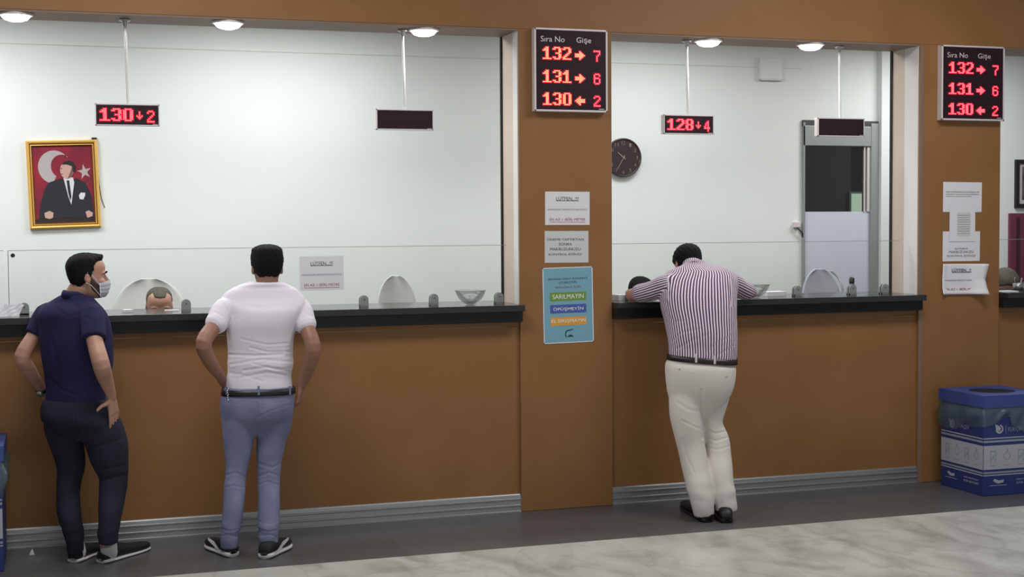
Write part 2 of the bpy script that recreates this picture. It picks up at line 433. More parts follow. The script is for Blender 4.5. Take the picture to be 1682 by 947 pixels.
structure('trim_6', boxes([(5.640, 5.668, -.003, .001, 0, ZS)]), M_brown_soffit)
structure('ceiling', B(-5, 11, -13, .0, 3.9, 4.0), M_wall)
# office
DX0, DX1, DZ = 5.872, 6.585, 2.65
structure('wall_back', boxes([(-5, DX0, 2.0, 2.12, 0, 3.4), (DX1, 11, 2.0, 2.12, 0, 3.4), (DX0, DX1, 2.0, 2.12, DZ, 3.4)]), M_wall)
structure('wall_back_pier', boxes([(DX1, 7.25, 1.93, 2.0, 0, 3.3)]), M_wall)
structure('trim_7', boxes([(-5, DX0, 1.995, 2.0, 3.07, 3.078)]), M_wall2)
structure('wall_left', boxes([(-5, -4.9, YR, 2.0, 0, 3.4)]), M_wall)
structure('wall_right', boxes([(10.9, 11, YR, 2.0, 0, 3.4)]), M_wall)
structure('ceiling.001', B(-5, 11, YR, 2.12, 3.3, 3.4), M_wall)
# dark room behind the office door
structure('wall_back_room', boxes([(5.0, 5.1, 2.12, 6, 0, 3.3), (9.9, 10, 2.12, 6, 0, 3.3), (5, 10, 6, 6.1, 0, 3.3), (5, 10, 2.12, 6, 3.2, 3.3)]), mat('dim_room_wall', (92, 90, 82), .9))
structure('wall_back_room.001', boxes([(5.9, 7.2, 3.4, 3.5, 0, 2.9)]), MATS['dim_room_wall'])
p0 = at(1398, 318, 3.38); p1 = at(1432, 352, 3.38)
w1 = structure('window_1', boxes([(p0.x-.02, p1.x+.02, 3.375, 3.40, p1.z-.02, p0.z+.02)]), M_door_frame)
obj('pane', boxes([(p0.x, p1.x, 3.365, 3.376, p1.z, p0.z)]), mat('daylit_pane', (200, 225, 200), .6, emit=(190, 214, 190), es=.75), w1)
area('back_room_fill', (8.2, 2.75, 3.15), (0, 0, 0), .6, .3, 11, (1, .97, .9))  # unseen fill light added to lift the room behind the door
# the office door: profile frame, dark pane above, frosted panel below
dr = structure('door_1', boxes([(DX0, DX1, 1.97, 2.06, DZ-.21, DZ-.045), (DX1-.075, DX1, 1.965, 2.06, 0, DZ-.02), (DX0, DX0+.018, 1.97, 2.06, 0, DZ-.02)], bev=.004), M_door_frame)
obj('door_header', boxes([(DX0, DX1, 1.975, 2.05, DZ-.05, DZ)]), M_door_dark, dr)
obj('pane', boxes([(DX0+.018, DX1-.13, 2.0, 2.008, 1.895, DZ-.21)]), M_tinted, dr)
obj('frosted_panel', boxes([(DX0+.018, DX1-.075, 1.995, 2.01, .05, 1.895)]), M_frost, dr)
obj('door_stile', boxes([(DX1-.13, DX1-.12, 1.985, 2.02, 1.895, DZ-.21), (DX1-.10, DX1-.075, 1.985, 2.02, 1.895, DZ-.21)]), M_white_trim, dr)
t = thing('access_panel', 'white square cover panel high on the office wall left of the grey door', 'panel', (5.57, 2.0, 3.05))
obj('cover', boxes([(5.473, 5.68, 1.97, 2.0, 2.975, 3.148)], bev=.004), M_wall, t)
obj('cover_edge', boxes([(5.466, 5.474, 1.968, 2.0, 2.968, 3.148), (5.466, 5.68, 1.968, 2.0, 2.966, 2.974)]), M_wall2, t)
t = thing('wall_switch', 'small white switch with a cable on the wall left of the grey door', 'switch', (5.82, 2.0, 1.79))
obj('box', boxes([(5.79, 5.845, 1.965, 2.0, 1.765, 1.815)], bev=.006), M_white_trim, t)
bm = bmesh.new(); tube(bm, [(5.82, 1.975, 1.765), (5.835, 1.97, 1.745), (5.86, 1.972, 1.725), (5.868, 1.975, 1.69)], .006, n=8); obj('cable', bm, M_dark_edge, t, True)

# baseboards with three ridges, the counter fronts, the granite tops
SPANS = [(-4.89, 2.75, 'left'), (3.37, 5.64, 'middle'), (6.30, 10.89, 'right')]
for a, b, side in SPANS:
    bm = bmesh.new()
    prof = [(.024, 0), (0, 0), (0, .006), (.006, .010), (.006, .034), (0, .038), (0, .044), (.006, .048), (.006, .074), (0, .078), (0, .084), (.007, .088), (.008, .106), (.012, .113), (.024, .115)]
    ra = [bm.verts.new((a, y, z)) for y, z in prof]; rb = [bm.verts.new((b, y, z)) for y, z in prof]
    for i in range(len(prof)): j = (i+1) % len(prof); bm.faces.new((ra[i], ra[j], rb[j], rb[i]))
    bm.faces.new(ra); bm.faces.new(rb); bmesh.ops.recalc_face_normals(bm, faces=bm.faces)
    structure('baseboard_'+side, bm, M_alu)
LAB = {'left': 'long brown service counter with black granite top, behind the two standing young men',
       'middle': 'brown service counter between the two pillars, leaned on by the man in the striped shirt',
       'right': 'brown service counter right of the right pillar, behind the blue bin'}
for a, b, side in SPANS:
    t = thing('service_counter', LAB[side], 'counter', ((a+b)/2, .02, 0), group='service counters')
    obj('front_panel', boxes([(a, b, .02, .045, .0, 1.165), (a, b, .022, .045, 1.167, 1.205)]), M_brown, t)
    obj('apron', boxes([(a, b, -.055, .045, 1.20, 1.270)], bev=.003), M_black, t)
    bm = bmesh.new(); e = .022 if side == 'middle' else 0
    box(bm, a, b, -.1, .5, 1.268, ZC, bev=.004)
    obj('countertop', bm, M_black_top, t)

# glass screens standing in steel clamps
def screen(x0, x1, clamps, label, Y=.13, bolt=None):
    t = thing('glass_screen', label, 'glass screen', ((x0+x1)/2, Y, ZC), group='glass screens on the counters')
    obj('glass_pane', boxes([(x0, x1, Y-.004, Y+.004, ZC+.012, 1.674)]), M_glass, t)
    obj('polished_edge', boxes([(x0, x1, Y-.004, Y+.004, 1.674, 1.677)] + ([(x0, x0+.004, Y-.005, Y+.005, ZC+.012, 1.677)] if bolt else [])), M_glass_edge, t)
    for cx in clamps:
        bm = bmesh.new()
        for s in (-1, 1):   # two cheeks with round heads hold the pane
            prof = [(-.026, 0), (.026, 0)] + [(.026*math.cos(q), .045+.026*math.sin(q)) for q in [k*PI/10 for k in range(11)]]
            y0, y1 = (Y-.022, Y-.006) if s < 0 else (Y+.006, Y+.022)
            a = [bm.verts.new((cx+x, y0, ZC+z)) for x, z in prof]; b = [bm.verts.new((cx+x, y1, ZC+z)) for x, z in prof]
            bm.faces.new(a); bm.faces.new(b)
            for i in range(len(prof)): j = (i+1) % len(prof); bm.faces.new((a[i], a[j], b[j], b[i]))
        box(bm, cx-.026, cx+.026, Y-.022, Y+.022, ZC, ZC+.012)
        bmesh.ops.recalc_face_normals(bm, faces=bm.faces)
        c = obj('clamp', bm, M_clamp, t)
        bm = bmesh.new(); lathe(bm, [(.003, -.002), (.004, 0), (.003, .001)], (cx, Y-.022, ZC+.045), 12, 'y'); obj('screw', bm, M_dark_edge, c)
    if bolt:
        bm = bmesh.new(); lathe(bm, [(.012, -.012), (.012, .012)], bolt, 14, 'y'); obj('bolt', bm, M_dark_edge, t)
    return t
cxs = lambda px, py: at(px, py, .12).x
screen(-.262, 2.70, [cxs(40, 512), cxs(306, 508), cxs(598, 505), cxs(713, 502), cxs(820, 499)], 'clear glass screen on the counter behind the two standing young men', bolt=(-.235, .13, 1.648))
screen(-3.0, -.285, [-1.4, -2.6], 'clear glass screen at the left photo edge, left of the bolt')
screen(3.42, 5.585, [3.55, cxs(1310, 488), cxs(1400, 486), cxs(1453, 484)], 'clear glass screen between the pillars, in front of the striped-shirt man')
screen(6.36, 9.5, [6.9, 8.2], 'clear glass screen on the counter right of the right pillar')

# surface-mounted round downlights under the beam
LP = [(-.19, 'at the far left'), (.987, 'between the framed portrait and the blank left display'), (2.172, 'just right of the left blank display'),
      (4.095, 'just right of the display reading 128'), (4.853, 'left of the blank display near the grey door')]
for lx, where in LP:
    t = thing('downlight', 'round white lit downlight under the beam, ' + where, 'ceiling light', (lx, .065, ZS), group='downlights under the beam')
    bm = bmesh.new(); lathe(bm, [(.094, 0), (.094, -.012), (.080, -.014), (.080, 0)], (lx, .1, ZS), 32); obj('ring', bm, M_white_trim, t, True)
    bm = bmesh.new(); lathe(bm, [(.078, -.004), (.076, -.020), (.062, -.034), (.036, -.043), (.006, -.046)], (lx, .1, ZS), 32); obj('diffuser', bm, M_lamp, t, True)
    l = bpy.data.lights.new('downlight_beam', 'SPOT'); l.energy = 14; l.spot_size = math.radians(140); l.spot_blend = .8; l.shadow_soft_size = .06; l.color = (1, .98, .96)
    lo = bpy.data.objects.new('downlight_beam', l); COL.objects.link(lo); lo.location = (lx, .1, ZS-.06)
    t.location = (lx, .065, ZS)

# ------------------------------------------------------------------ number displays made of red diodes
BIG = {'1': ["..XX..", ".XXX..", "XXXX..", "..XX..", "..XX..", "..XX..", "..XX..", "..XX..", "XXXXXX"],
       '3': [".XXXX.", "XX..XX", "....XX", "....XX", "..XXX.", "....XX", "....XX", "XX..XX", ".XXXX."],
       '0': [".XXXX.", "XX..XX", "XX..XX", "XX..XX", "XX..XX", "XX..XX", "XX..XX", "XX..XX", ".XXXX."],
       '2': [".XXXX.", "XX..XX", "....XX", "....XX", "...XX.", "..XX..", ".XX...", "XX....", "XXXXXX"],
       '8': [".XXXX.", "XX..XX", "XX..XX", "XX..XX", ".XXXX.", "XX..XX", "XX..XX", "XX..XX", ".XXXX."]}
THIN = {'7': ["XXXXX", "....X", "....X", "...X.", "..X..", "..X..", "..X..", "..X.."],
        '6': [".XXX.", "X...X", "X....", "XXXX.", "X...X", "X...X", "X...X", ".XXX."],
        '2': [".XXX.", "X...X", "....X", "...X.", "..X..", ".X...", "X....", "XXXXX"],
        '4': ["...X.", "..XX.", ".X.X.", ".X.X.", "X..X.", "XXXXX", "...X.", "...X."]}
ARR = {'>': ["...X...", "...XX..", "XXXXXX.", "XXXXXXX", "XXXXXX.", "...XX..", "...X..."],
       '<': ["...X...", "..XX...", ".XXXXXX", "XXXXXXX", ".XXXXXX", "..XX...", "...X..."],
       'v': ["..X..", "..X..", "..X..", "X.X.X", ".XXX.", "..X.."]}
def diodes(name, rows, x0, z1, w, h, y, parent, core, boost=1.0):
    """rows of lit diodes filling the box from (x0, z1) down-right: bright cores over larger red plates that imitate their glow"""
    nr, nc = len(rows), len(rows[0]); dx, dz = w/nc, h/nr
    bm = bmesh.new(); bc = bmesh.new()
    for r in range(nr):
        for c in range(nc):
            if rows[r][c] == 'X':
                cx, cz = x0+(c+.5)*dx, z1-(r+.5)*dz
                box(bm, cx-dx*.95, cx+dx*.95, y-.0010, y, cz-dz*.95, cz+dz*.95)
                box(bc, cx-dx*.34, cx+dx*.34, y-.0022, y-.0012, cz-dz*.34, cz+dz*.34)
    g = obj(name, bc, core, parent); obj('painted_glow', bm, M_led_halo, g)
def number(s, x0, z1, w, h, y, parent, core=None, gap=.16):
    n = len(s); cw = w/(n+gap*(n-1))
    for i, ch in enumerate(s): diodes('lit_digit', BIG[ch], x0+i*cw*(1+gap), z1, cw, h, y, parent, core or M_led)
def hanging(cx, label, digits=None, counter=None, group='hanging counter displays'):
    w, h, d, zc, Y = .36, .125, .05, 2.452, .15
    t = thing('hanging_display', label, 'number display', (cx, Y, ZS), group=group)
    F0 = Y-d/2
    bm = bmesh.new(); box(bm, cx-w/2, cx+w/2, F0+.004, Y+d/2, zc-h/2, zc+h/2, bev=.003)
    for a in ((cx-w/2, cx+w/2, F0, F0+.01, zc+h/2-.006, zc+h/2), (cx-w/2, cx+w/2, F0, F0+.01, zc-h/2, zc-h/2+.006), (cx-w/2, cx-w/2+.006, F0, F0+.01, zc-h/2, zc+h/2), (cx+w/2-.006, cx+w/2, F0, F0+.01, zc-h/2, zc+h/2)): box(bm, *a)
    obj('housing', bm, M_led_housing, t)
    obj('screen', boxes([(cx-w/2+.006, cx+w/2-.006, F0+.001, F0+.006, zc-h/2+.006, zc+h/2-.006)]), M_led_dark, t)
    bm = bmesh.new(); tube(bm, [(cx+.004, Y, zc+h/2-.002), (cx-.004, Y, ZS-.01)], .0085, n=12, sub=1); obj('rod', bm, M_rod, t, True)
    bm = bmesh.new(); lathe(bm, [(.004, -.05), (.014, -.035), (.016, -.014), (.030, -.012), (.030, 0)], (cx-.004, Y, ZS), 20); obj('ceiling_mount', bm, M_steel, t, True)
    if digits:
        y = F0+.001
        number(digits, cx-w/2+.026, zc+.036, .185, .072, y, t)
        diodes('lit_arrow', ARR['v'], cx+.05, zc+.020, .034, .044, y, t, M_led)
        diodes('lit_digit', THIN[counter], cx+.110, zc+.026, .040, .068, y, t, M_led)
    obj('maker_mark', boxes([(cx+w/2-.040, cx+w/2-.012, F0, F0+.002, zc-h/2+.0085, zc-h/2+.011)]), M_led_housing, t)
    return t
hanging(.408, 'small hanging display reading 130 and 2 in red, above the framed portrait', '130', '2')
hanging(2.055, 'blank dark hanging display left of the left pillar')
hanging(3.968, 'small hanging display reading 128 and 4 in red, between the pillars', '128', '4')
hanging(5.107, 'blank dark hanging display in front of the grey office door')

def queue_board(x0, x1, z0, z1, label, core):
    w, h = x1-x0, z1-z0; F0 = -.055
    t = thing('queue_board', label, 'number display', ((x0+x1)/2, 0, (z0+z1)/2), group='three-line queue boards')
    bm = bmesh.new(); box(bm, x0, x1, F0+.006, -.001, z0, z1, bev=.003)
    for a in ((x0, x1, F0, F0+.012, z1-.012, z1), (x0, x1, F0, F0+.012, z0, z0+.012), (x0, x0+.012, F0, F0+.012, z0, z1), (x1-.012, x1, F0, F0+.012, z0, z1)): box(bm, *a, bev=.002)
    obj('housing', bm, M_led_housing, t)
    obj('screen', boxes([(x0+.012, x1-.012, F0+.003, F0+.008, z0+.012, z1-.012)]), M_led_dark, t)
    y = F0+.003; U = lambda u: x0+(u-75)/(730-75)*w; V = lambda v: z1-(v-95)/(865-95)*h
    text('header_text', 'Sıra No', (U(133)+U(345))/2-x0, (V(170)+V(222))/2, U(345)-U(133), V(170)-V(222), M_led_housing, t, (x0, y, 0), *FRONT)
    text('header_text', 'Gişe', (U(450)+U(582))/2-x0, (V(172)+V(236))/2, U(582)-U(450), V(172)-V(236), M_led_housing, t, (x0, y, 0), *FRONT)
    for row, (s, ar, c, v) in enumerate((('132', '>', '7', 268), ('131', '>', '6', 482), ('130', '<', '2', 690))):
        number(s, U(150), V(v), U(402)-U(150), V(v)-V(v+115), y, t, core)
        diodes('lit_arrow', ARR[ar], U(436), V(v+32), U(524)-U(436), V(v+32)-V(v+112), y, t, core)
        diodes('lit_digit', THIN[c], U(605), V(v+22), U(663)-U(605), V(v+22)-V(v+122), y, t, M_led)
    obj('maker_mark', boxes([(x1-.060, x1-.024, F0+.001, F0+.004, z0+.018, z0+.022)]), M_led_housing, t)
queue_board(2.835, 3.322, 2.505, 3.020, 'large red queue board on the left wide pillar', M_led_yellow)
queue_board(5.778, 6.288, 2.500, 3.012, 'large red queue board on the right pillar above the four white sheets', M_led)

# ------------------------------------------------------------------ sheets on the pillars and on the glass
def sheet(name, label, x0, x1, z0, z1, kind, y=0.0, rot=0.0, curl=0, paper=None):
    cx, cz, w, h = (x0+x1)/2, (z0+z1)/2, x1-x0, z1-z0
    t = thing(name, label, 'sign', (cx, y, cz))
    if kind != 'poster': t['group'] = 'paper notices'
    ux = Vector((math.cos(rot), 0, math.sin(rot))); uz = Vector((-math.sin(rot), 0, math.cos(rot))); un = Vector((0, -1, 0))
    o = Vector((cx, y-.001, cz))
    if curl:
        bm = bmesh.new(); n = 14; g = [[None]*(n+1) for _ in range(n+1)]; g2 = [[None]*(n+1) for _ in range(n+1)]
        for i in range(n+1):
            for j in range(n+1):
                u, v = i/n-.5, j/n-.5; lift = curl*(max(0, u-.15)**2*3.0 + max(0, -.3-v)*.25 + max(0, -u-.3)**2*2)*(.6+.8*abs(v))+.001
                k = 1-.25*max(0, u-.2)*(.5-abs(v))
                p = o+ux*(u*w*k)+uz*v*h+un*lift; g[i][j] = bm.verts.new(p+un*.0006); g2[i][j] = bm.verts.new(p)
        for i in range(n):
            for j in range(n):
                bm.faces.new((g[i][j], g[i+1][j], g[i+1][j+1], g[i][j+1])); bm.faces.new((g2[i][j], g2[i][j+1], g2[i+1][j+1], g2[i+1][j]))
        for i in range(n):
            for a, b in (((i, 0), (i+1, 0)), ((i, n), (i+1, n)), ((0, i), (0, i+1)), ((n, i), (n, i+1))):
                bm.faces.new((g[a[0]][a[1]], g[b[0]][b[1]], g2[b[0]][b[1]], g2[a[0]][a[1]]))
        bmesh.ops.recalc_face_normals(bm, faces=bm.faces)
        obj('sheet', bm, paper or M_paper, t, True); o = o+un*.0042
    else: panelq('sheet', 0, 0, w, h, paper or (M_poster if kind == 'poster' else M_paper), t, o, ux, uz, un, .001)
    P_ = dict(parent=t, origin=o+un*.0012, ux=ux, uz=uz, un=un)
    T = lambda nm, s, cx_, cz_, w_, h_, m: text(nm, s, cx_*w, cz_*h, w_*w, h_*h, m, **P_)
    Q = lambda nm, cx_, cz_, w_, h_, m: panelq(nm, cx_*w, cz_*h, w_*w, h_*h, m, **P_)
    if kind == 'distance':
        T('printed_heading', 'LÜTFEN...!!!', 0, .30, .50, .13, M_ink); Q('underline', 0, .225, .50, .014, M_ink)
        T('printed_line', 'ARANIZDAKİ MESAFEYİ KORUYUNUZ', 0, -.03, .90, .06, M_ink_grey)
        T('printed_warning', 'EN AZ 1 (BİR) METRE', 0, -.335, .80, .13, M_ink_red); Q('underline', 0, -.42, .80, .012, M_ink_red)
    elif kind == 'payment':
        for k, (s, ww) in enumerate((('ÖDEME YAPTIKTAN', .84), ('SONRA', .30), ('MAKBUZUNUZU', .70), ('KONTROL EDİNİZ', .76))): T('printed_line', s, -.03, .24-.155*k, ww, .085, M_ink)
    elif kind == 'payment_low':
        T('printed_line', 'SONRA', .0, -.08, .35, .06, M_ink); T('printed_line', 'MAKBUZUNUZU', .0, -.19, .66, .085, M_ink); T('printed_line', 'KONTROL EDİNİZ', 0, -.31, .76, .085, M_ink)
    elif kind == 'notice':
        for k, s in enumerate(('SIRA NUMARASI ALMADAN VE', 'EKRANDA NUMARANIZI GÖRMEDEN', 'GİŞEYE YAKLAŞMAYINIZ')): T('printed_line', s, -.0 if k < 2 else -.1, .17-.075*k, .86 if k < 2 else .66, .045, M_ink)
    elif kind == 'receipt':
        Q('grey_print', .05, -.05, .52, .62, M_paper_grey)
        for k in range(9): Q('printed_line', .05, .19-.06*k, .46, .008, M_ink_grey)
    elif kind == 'poster':
        Q('border', 0, .494, 1, .012, M_paper); Q('border', 0, -.494, 1, .012, M_paper); Q('border', -.491, 0, .018, 1, M_paper); Q('border', .491, 0, .018, 1, M_paper)
        T('printed_heading', 'SEYHAN KENT KONSEYİ', 0, .352, .78, .035, M_teal_ink); T('printed_heading', 'UYARIYOR!', 0, .300, .36, .030, M_teal_ink)
        T('printed_heading', 'SAĞLIĞINIZ İÇİN', 0, .238, .52, .036, M_ink_red)
        for k, (s, m, ww) in enumerate((('SARILMAYIN', M_green, .62), ('ÖPÜŞMEYİN', M_blue2, .60), ('EL SIKIŞMAYIN', M_orange, .68))):
            cz_ = .115-.163*k; b_ = panelq('banner', 0, cz_*h, .72*w, .112*h, m, t, o+un*.0012, ux, uz, un); text('printed_word', s, 0, cz_*h, ww*w, .060*h, M_white_ink, b_, o+un*.0022, ux, uz, un)
        arc = [(.0+.075*w*math.cos(q), -.385*h+.085*w*math.sin(q)) for q in [PI*(.35+.09*k) for k in range(11)]] + [(.0+.055*w*math.cos(q), -.385*h+.065*w*math.sin(q)) for q in [PI*(.35+.09*k) for k in range(10, -1, -1)]]
        polyplate('emblem', [arc, [(-.035*w, -.42*h), (.10*w, -.42*h), (.05*w, -.392*h), (.02*w, -.39*h)], [(.0, -.342*h), (.10*w, -.325*h), (.08*w, -.318*h), (.02*w, -.325*h)]], M_teal_ink, t, o, ux, uz, un, .0006, .0015)
    return t
sheet('paper_notice', 'white sheet with red last line on the left wide pillar, below the queue board', 2.918, 3.217, 1.800, 2.009, 'distance', rot=-.004)
sheet('paper_notice', 'white sheet with four black lines on the left pillar, just above the blue poster', 2.914, 3.208, 1.562, 1.762, 'payment', rot=-.006, paper=M_paper_grey)
sheet('poster', 'pale blue poster with green, blue and orange banners on the left wide pillar', 2.901, 3.238, 1.055, 1.534, 'poster', rot=.016)
sheet('paper_notice', 'white sheet with three small lines, topmost on the right pillar', 5.832, 6.147, 1.871, 2.078, 'notice', rot=-.008)
sheet('paper_notice', 'white sheet on the right pillar, its top covered by the narrow grey-printed sheet', 5.832, 6.135, 1.530, 1.737, 'payment_low', rot=-.004)
sheet('paper_notice', 'narrow white sheet with grey print overlapping two sheets on the right pillar', 5.883, 6.092, 1.667, 1.930, 'receipt', y=-.004)
sheet('paper_notice', 'curled creased white sheet, lowest on the right pillar', 5.822, 6.152, 1.300, 1.512, 'distance', rot=-.01, curl=.22)
g0 = at(492, 422, .11); g1 = at(565, 476, .11)
sheet('paper_notice', 'white sheet taped to the glass right of the man in the white t-shirt', g0.x, g1.x, g1.z, g0.z+.004, 'distance', y=.114, rot=.006)

# ------------------------------------------------------------------ things on the office wall
def portrait():
    x0, x1, z0, z1 = -.178, .296, 1.800, 2.412; cx, cz = (x0+x1)/2, (z0+z1)/2; a = .030
    ux = Vector((math.cos(a), 0, math.sin(a))); uz = Vector((-math.sin(a), 0, math.cos(a))); un = Vector((0, -1, 0))
    t = thing('framed_portrait', 'gold framed portrait of a man in a dark suit before a red flag', 'picture', (cx, 2.0, cz))
    o = Vector((cx, 1.998, cz)); w, h = x1-x0, z1-z0
    bm = bmesh.new()
    prof = [(0, 0), (0, .022), (.010, .030), (.020, .026), (.026, .016), (.034, .018), (.040, .010), (.040, 0)]   # inset, height
    rings = []
    for ins, ht in prof:
        rings.append([bm.verts.new(o+ux*(sx*(w/2-ins))+uz*(sz*(h/2-ins))+un*ht) for sx, sz in ((-1, -1), (1, -1), (1, 1), (-1, 1))])
    for k in range(len(rings)):
        l = (k+1) % len(rings)
        for i in range(4):
            j = (i+1) % 4; f = bm.faces.new((rings[k][i], rings[k][j], rings[l][j], rings[l][i])); f.material_index = 1 if k in (3, 5) else 0
    bmesh.ops.recalc_face_normals(bm, faces=bm.faces); obj('frame', bm, [M_gold, M_gold_dark], t)
    iw, ih = w-.08, h-.08; K = dict(parent=t, origin=o, ux=ux, uz=uz, un=un)
    cv = lambda x, y: ((x-165)/505*iw-iw/2, ih/2-(y-130)/645*ih)
    L = lambda pts: [cv(*p) for p in pts]
    panelq('picture_ground', 0, 0, iw, ih, mat('picture_red', (150, 26, 44), .5, noise=((104, 18, 48), 5, 2)), t, o, ux, uz, un, .004)
    n = 26
    A0, A1 = math.radians(-42), math.radians(-318)
    out = [(345+138*math.cos(math.radians(q)), 305-140*math.sin(math.radians(q))) for q in np.linspace(32, 262, n)]
    inn = [(408+92*math.cos(math.radians(q)), 300-98*math.sin(math.radians(q))) for q in np.linspace(238, 56, n)]
    def pl(nm, loops, m, off): return polyplate(nm, [L(l) for l in loops], m, t, o, ux, uz, un, .0008, off)
    pale = mat('picture_pale', (176, 168, 168), .6); suit = mat('picture_suit', (28, 30, 40), .6); skin = mat('picture_skin', (196, 158, 146), .6); shade = mat('picture_brown', (120, 84, 78), .6)
    white = mat('picture_white', (214, 214, 220), .6); dark = mat('picture_dark', (36, 26, 24), .6)
    pl('painted_crescent', [out+inn], pale, .004)
    star = []
    for k in range(10):
        q = math.radians(100+36*k); r = 62 if k % 2 == 0 else 24; star.append((600+r*math.cos(q), 350-r*math.sin(q)*1.05))
    pl('painted_star', [star], pale, .004)
    pl('painted_desk', [[(168, 740), (668, 735), (668, 772), (168, 772)], [(430, 700), (590, 700), (590, 735), (430, 735)]], dark, .0052)
    pl('painted_suit', [[(192, 735), (215, 610), (250, 500), (290, 435), (400, 400), (470, 460), (520, 400), (600, 440), (640, 520), (660, 640), (665, 735)]], suit, .0060)
    pl('painted_shirt', [[(418, 398), (500, 396), (508, 440), (474, 625), (452, 560)]], white, .0070)
    pl('painted_tie', [[(444, 420), (466, 420), (478, 560), (466, 590), (452, 520)]], suit, .0080)
    ov = [(450+58*math.cos(q), 335-72*math.sin(q)) for q in np.linspace(0, 2*PI, 22)[:-1]]
    pl('painted_face', [ov], skin, .0080)
    pl('painted_shadow', [[(500, 300), (506, 345), (490, 392), (455, 405), (478, 350)], [(392, 318), (410, 312), (408, 326)], [(396, 362), (416, 360), (408, 370)]], shade, .0090)
    pl('painted_hair', [[(410, 285), (430, 262), (470, 252), (510, 268), (526, 305), (518, 350), (502, 350), (495, 300), (450, 285)]], dark, .0095)
    pl('painted_pocket_square', [[(542, 548), (560, 526), (598, 528), (596, 552), (578, 586), (548, 580)]], white, .0070)
    pl('painted_hand', [[(240, 690), (285, 672), (318, 690), (312, 730), (285, 742), (245, 730)]], skin, .0070)
    pl('painted_hand', [[(592, 690), (620, 678), (655, 700), (650, 728), (605, 742)]], skin, .0070)
    bm = bmesh.new(); b = o+ux*(w/2-.02)+uz*(h/2+.004)
    box(bm, b.x-.014, b.x+.02, 1.985, 2.0, b.z-.006, b.z+.012); obj('hook', bm, M_dark_edge, t)
    bm = bmesh.new(); tube(bm, [(o+ux*(w/2-.01)+uz*(h/2-.02)), (o+ux*(w/2+.004)+uz*(-.05)), (o+ux*(w/2+.03)-uz*.17)], .0025, n=6); obj('cord', bm, M_dark_edge, t)
portrait()

def clock():
    c = Vector((4.268, 1.962, 2.327)); r = .153
    t = thing('wall_clock', 'round dark wall clock, partly behind the left wide pillar', 'clock', (c.x, 2.0, c.z))
    bm = bmesh.new(); lathe(bm, [(r*.97, .037), (r, .02), (r, 0), (r-.006, -.006), (r-.014, -.002), (r-.016, .006)], c, 48, 'y'); obj('case', bm, mat('clock_case', (60, 44, 46), .25), t, True)
    bm = bmesh.new(); lathe(bm, [(r-.015, .008), (r-.015, .002)], c, 48, 'y'); obj('dial', bm, mat('clock_dial', (46, 32, 36), .5), t)
    m = mat('clock_numerals', (128, 108, 104), .5)
    for k in range(1, 13):
        q = PI/2-k*PI/6; text('numeral', str(k), .115*math.cos(q), .115*math.sin(q), .030 if k > 9 else .017, .028, m, t, (c.x, c.y+.002, c.z), *FRONT)
    for q, L_, wd in ((math.radians(140), .065, .008), (math.radians(240), .105, .006)):
        d = Vector((math.cos(q), 0, math.sin(q))); s = Vector((-d.z, 0, d.x)); p = [Vector((c.x, 0, c.z))+s*wd/2-d*.02, Vector((c.x, 0, c.z))-s*wd/2-d*.02, Vector((c.x, 0, c.z))-s*wd*.3+d*L_, Vector((c.x, 0, c.z))+s*wd*.3+d*L_]
        polyplate('hand', [[(v.x, v.z) for v in p]], mat('clock_hand_metal', (170, 150, 140), .35, .4), t, (0, c.y, 0), *FRONT, .001, .0)
    bm = bmesh.new(); lathe(bm, [(.008, .002), (.008, -.004)], c, 14, 'y'); obj('hub', bm, M_steel, t)
clock()

t = thing('framed_picture', 'black framed picture on the office wall at the right photo edge', 'picture', (8.2, 2.0, 2.13))
x0, x1, z0, z1 = 7.965, 8.44, 1.922, 2.342
obj('frame', boxes([(x0, x1, 1.972, 2.0, z1-.035, z1), (x0, x1, 1.972, 2.0, z0, z0+.035), (x0, x0+.035, 1.972, 2.0, z0+.035, z1-.035), (x1-.035, x1, 1.972, 2.0, z0+.035, z1-.035)]), M_darkwood, t)
obj('mount', boxes([(x0+.035, x1-.035, 1.985, 1.99, z0+.035, z1-.035)]), mat('picture_mount', (196, 184, 184), .6), t)
obj('print', boxes([(x0+.07, x1-.07, 1.982, 1.985, z0+.07, z1-.06)]), mat('picture_print', (52, 50, 60), .6, noise=((120, 112, 112), 8, 2)), t)
t = thing('notice_board', 'maroon notice board below the black framed picture at the right edge', 'board', (8.3, 2.0, 1.5))
obj('board', boxes([(7.90, 8.75, 1.965, 1.994, 1.28, 1.876)], bev=.003), M_maroon, t)
obj('side_post', boxes([(7.965, 7.995, 1.958, 1.966, 1.30, 1.84)]), M_maroon2, t)

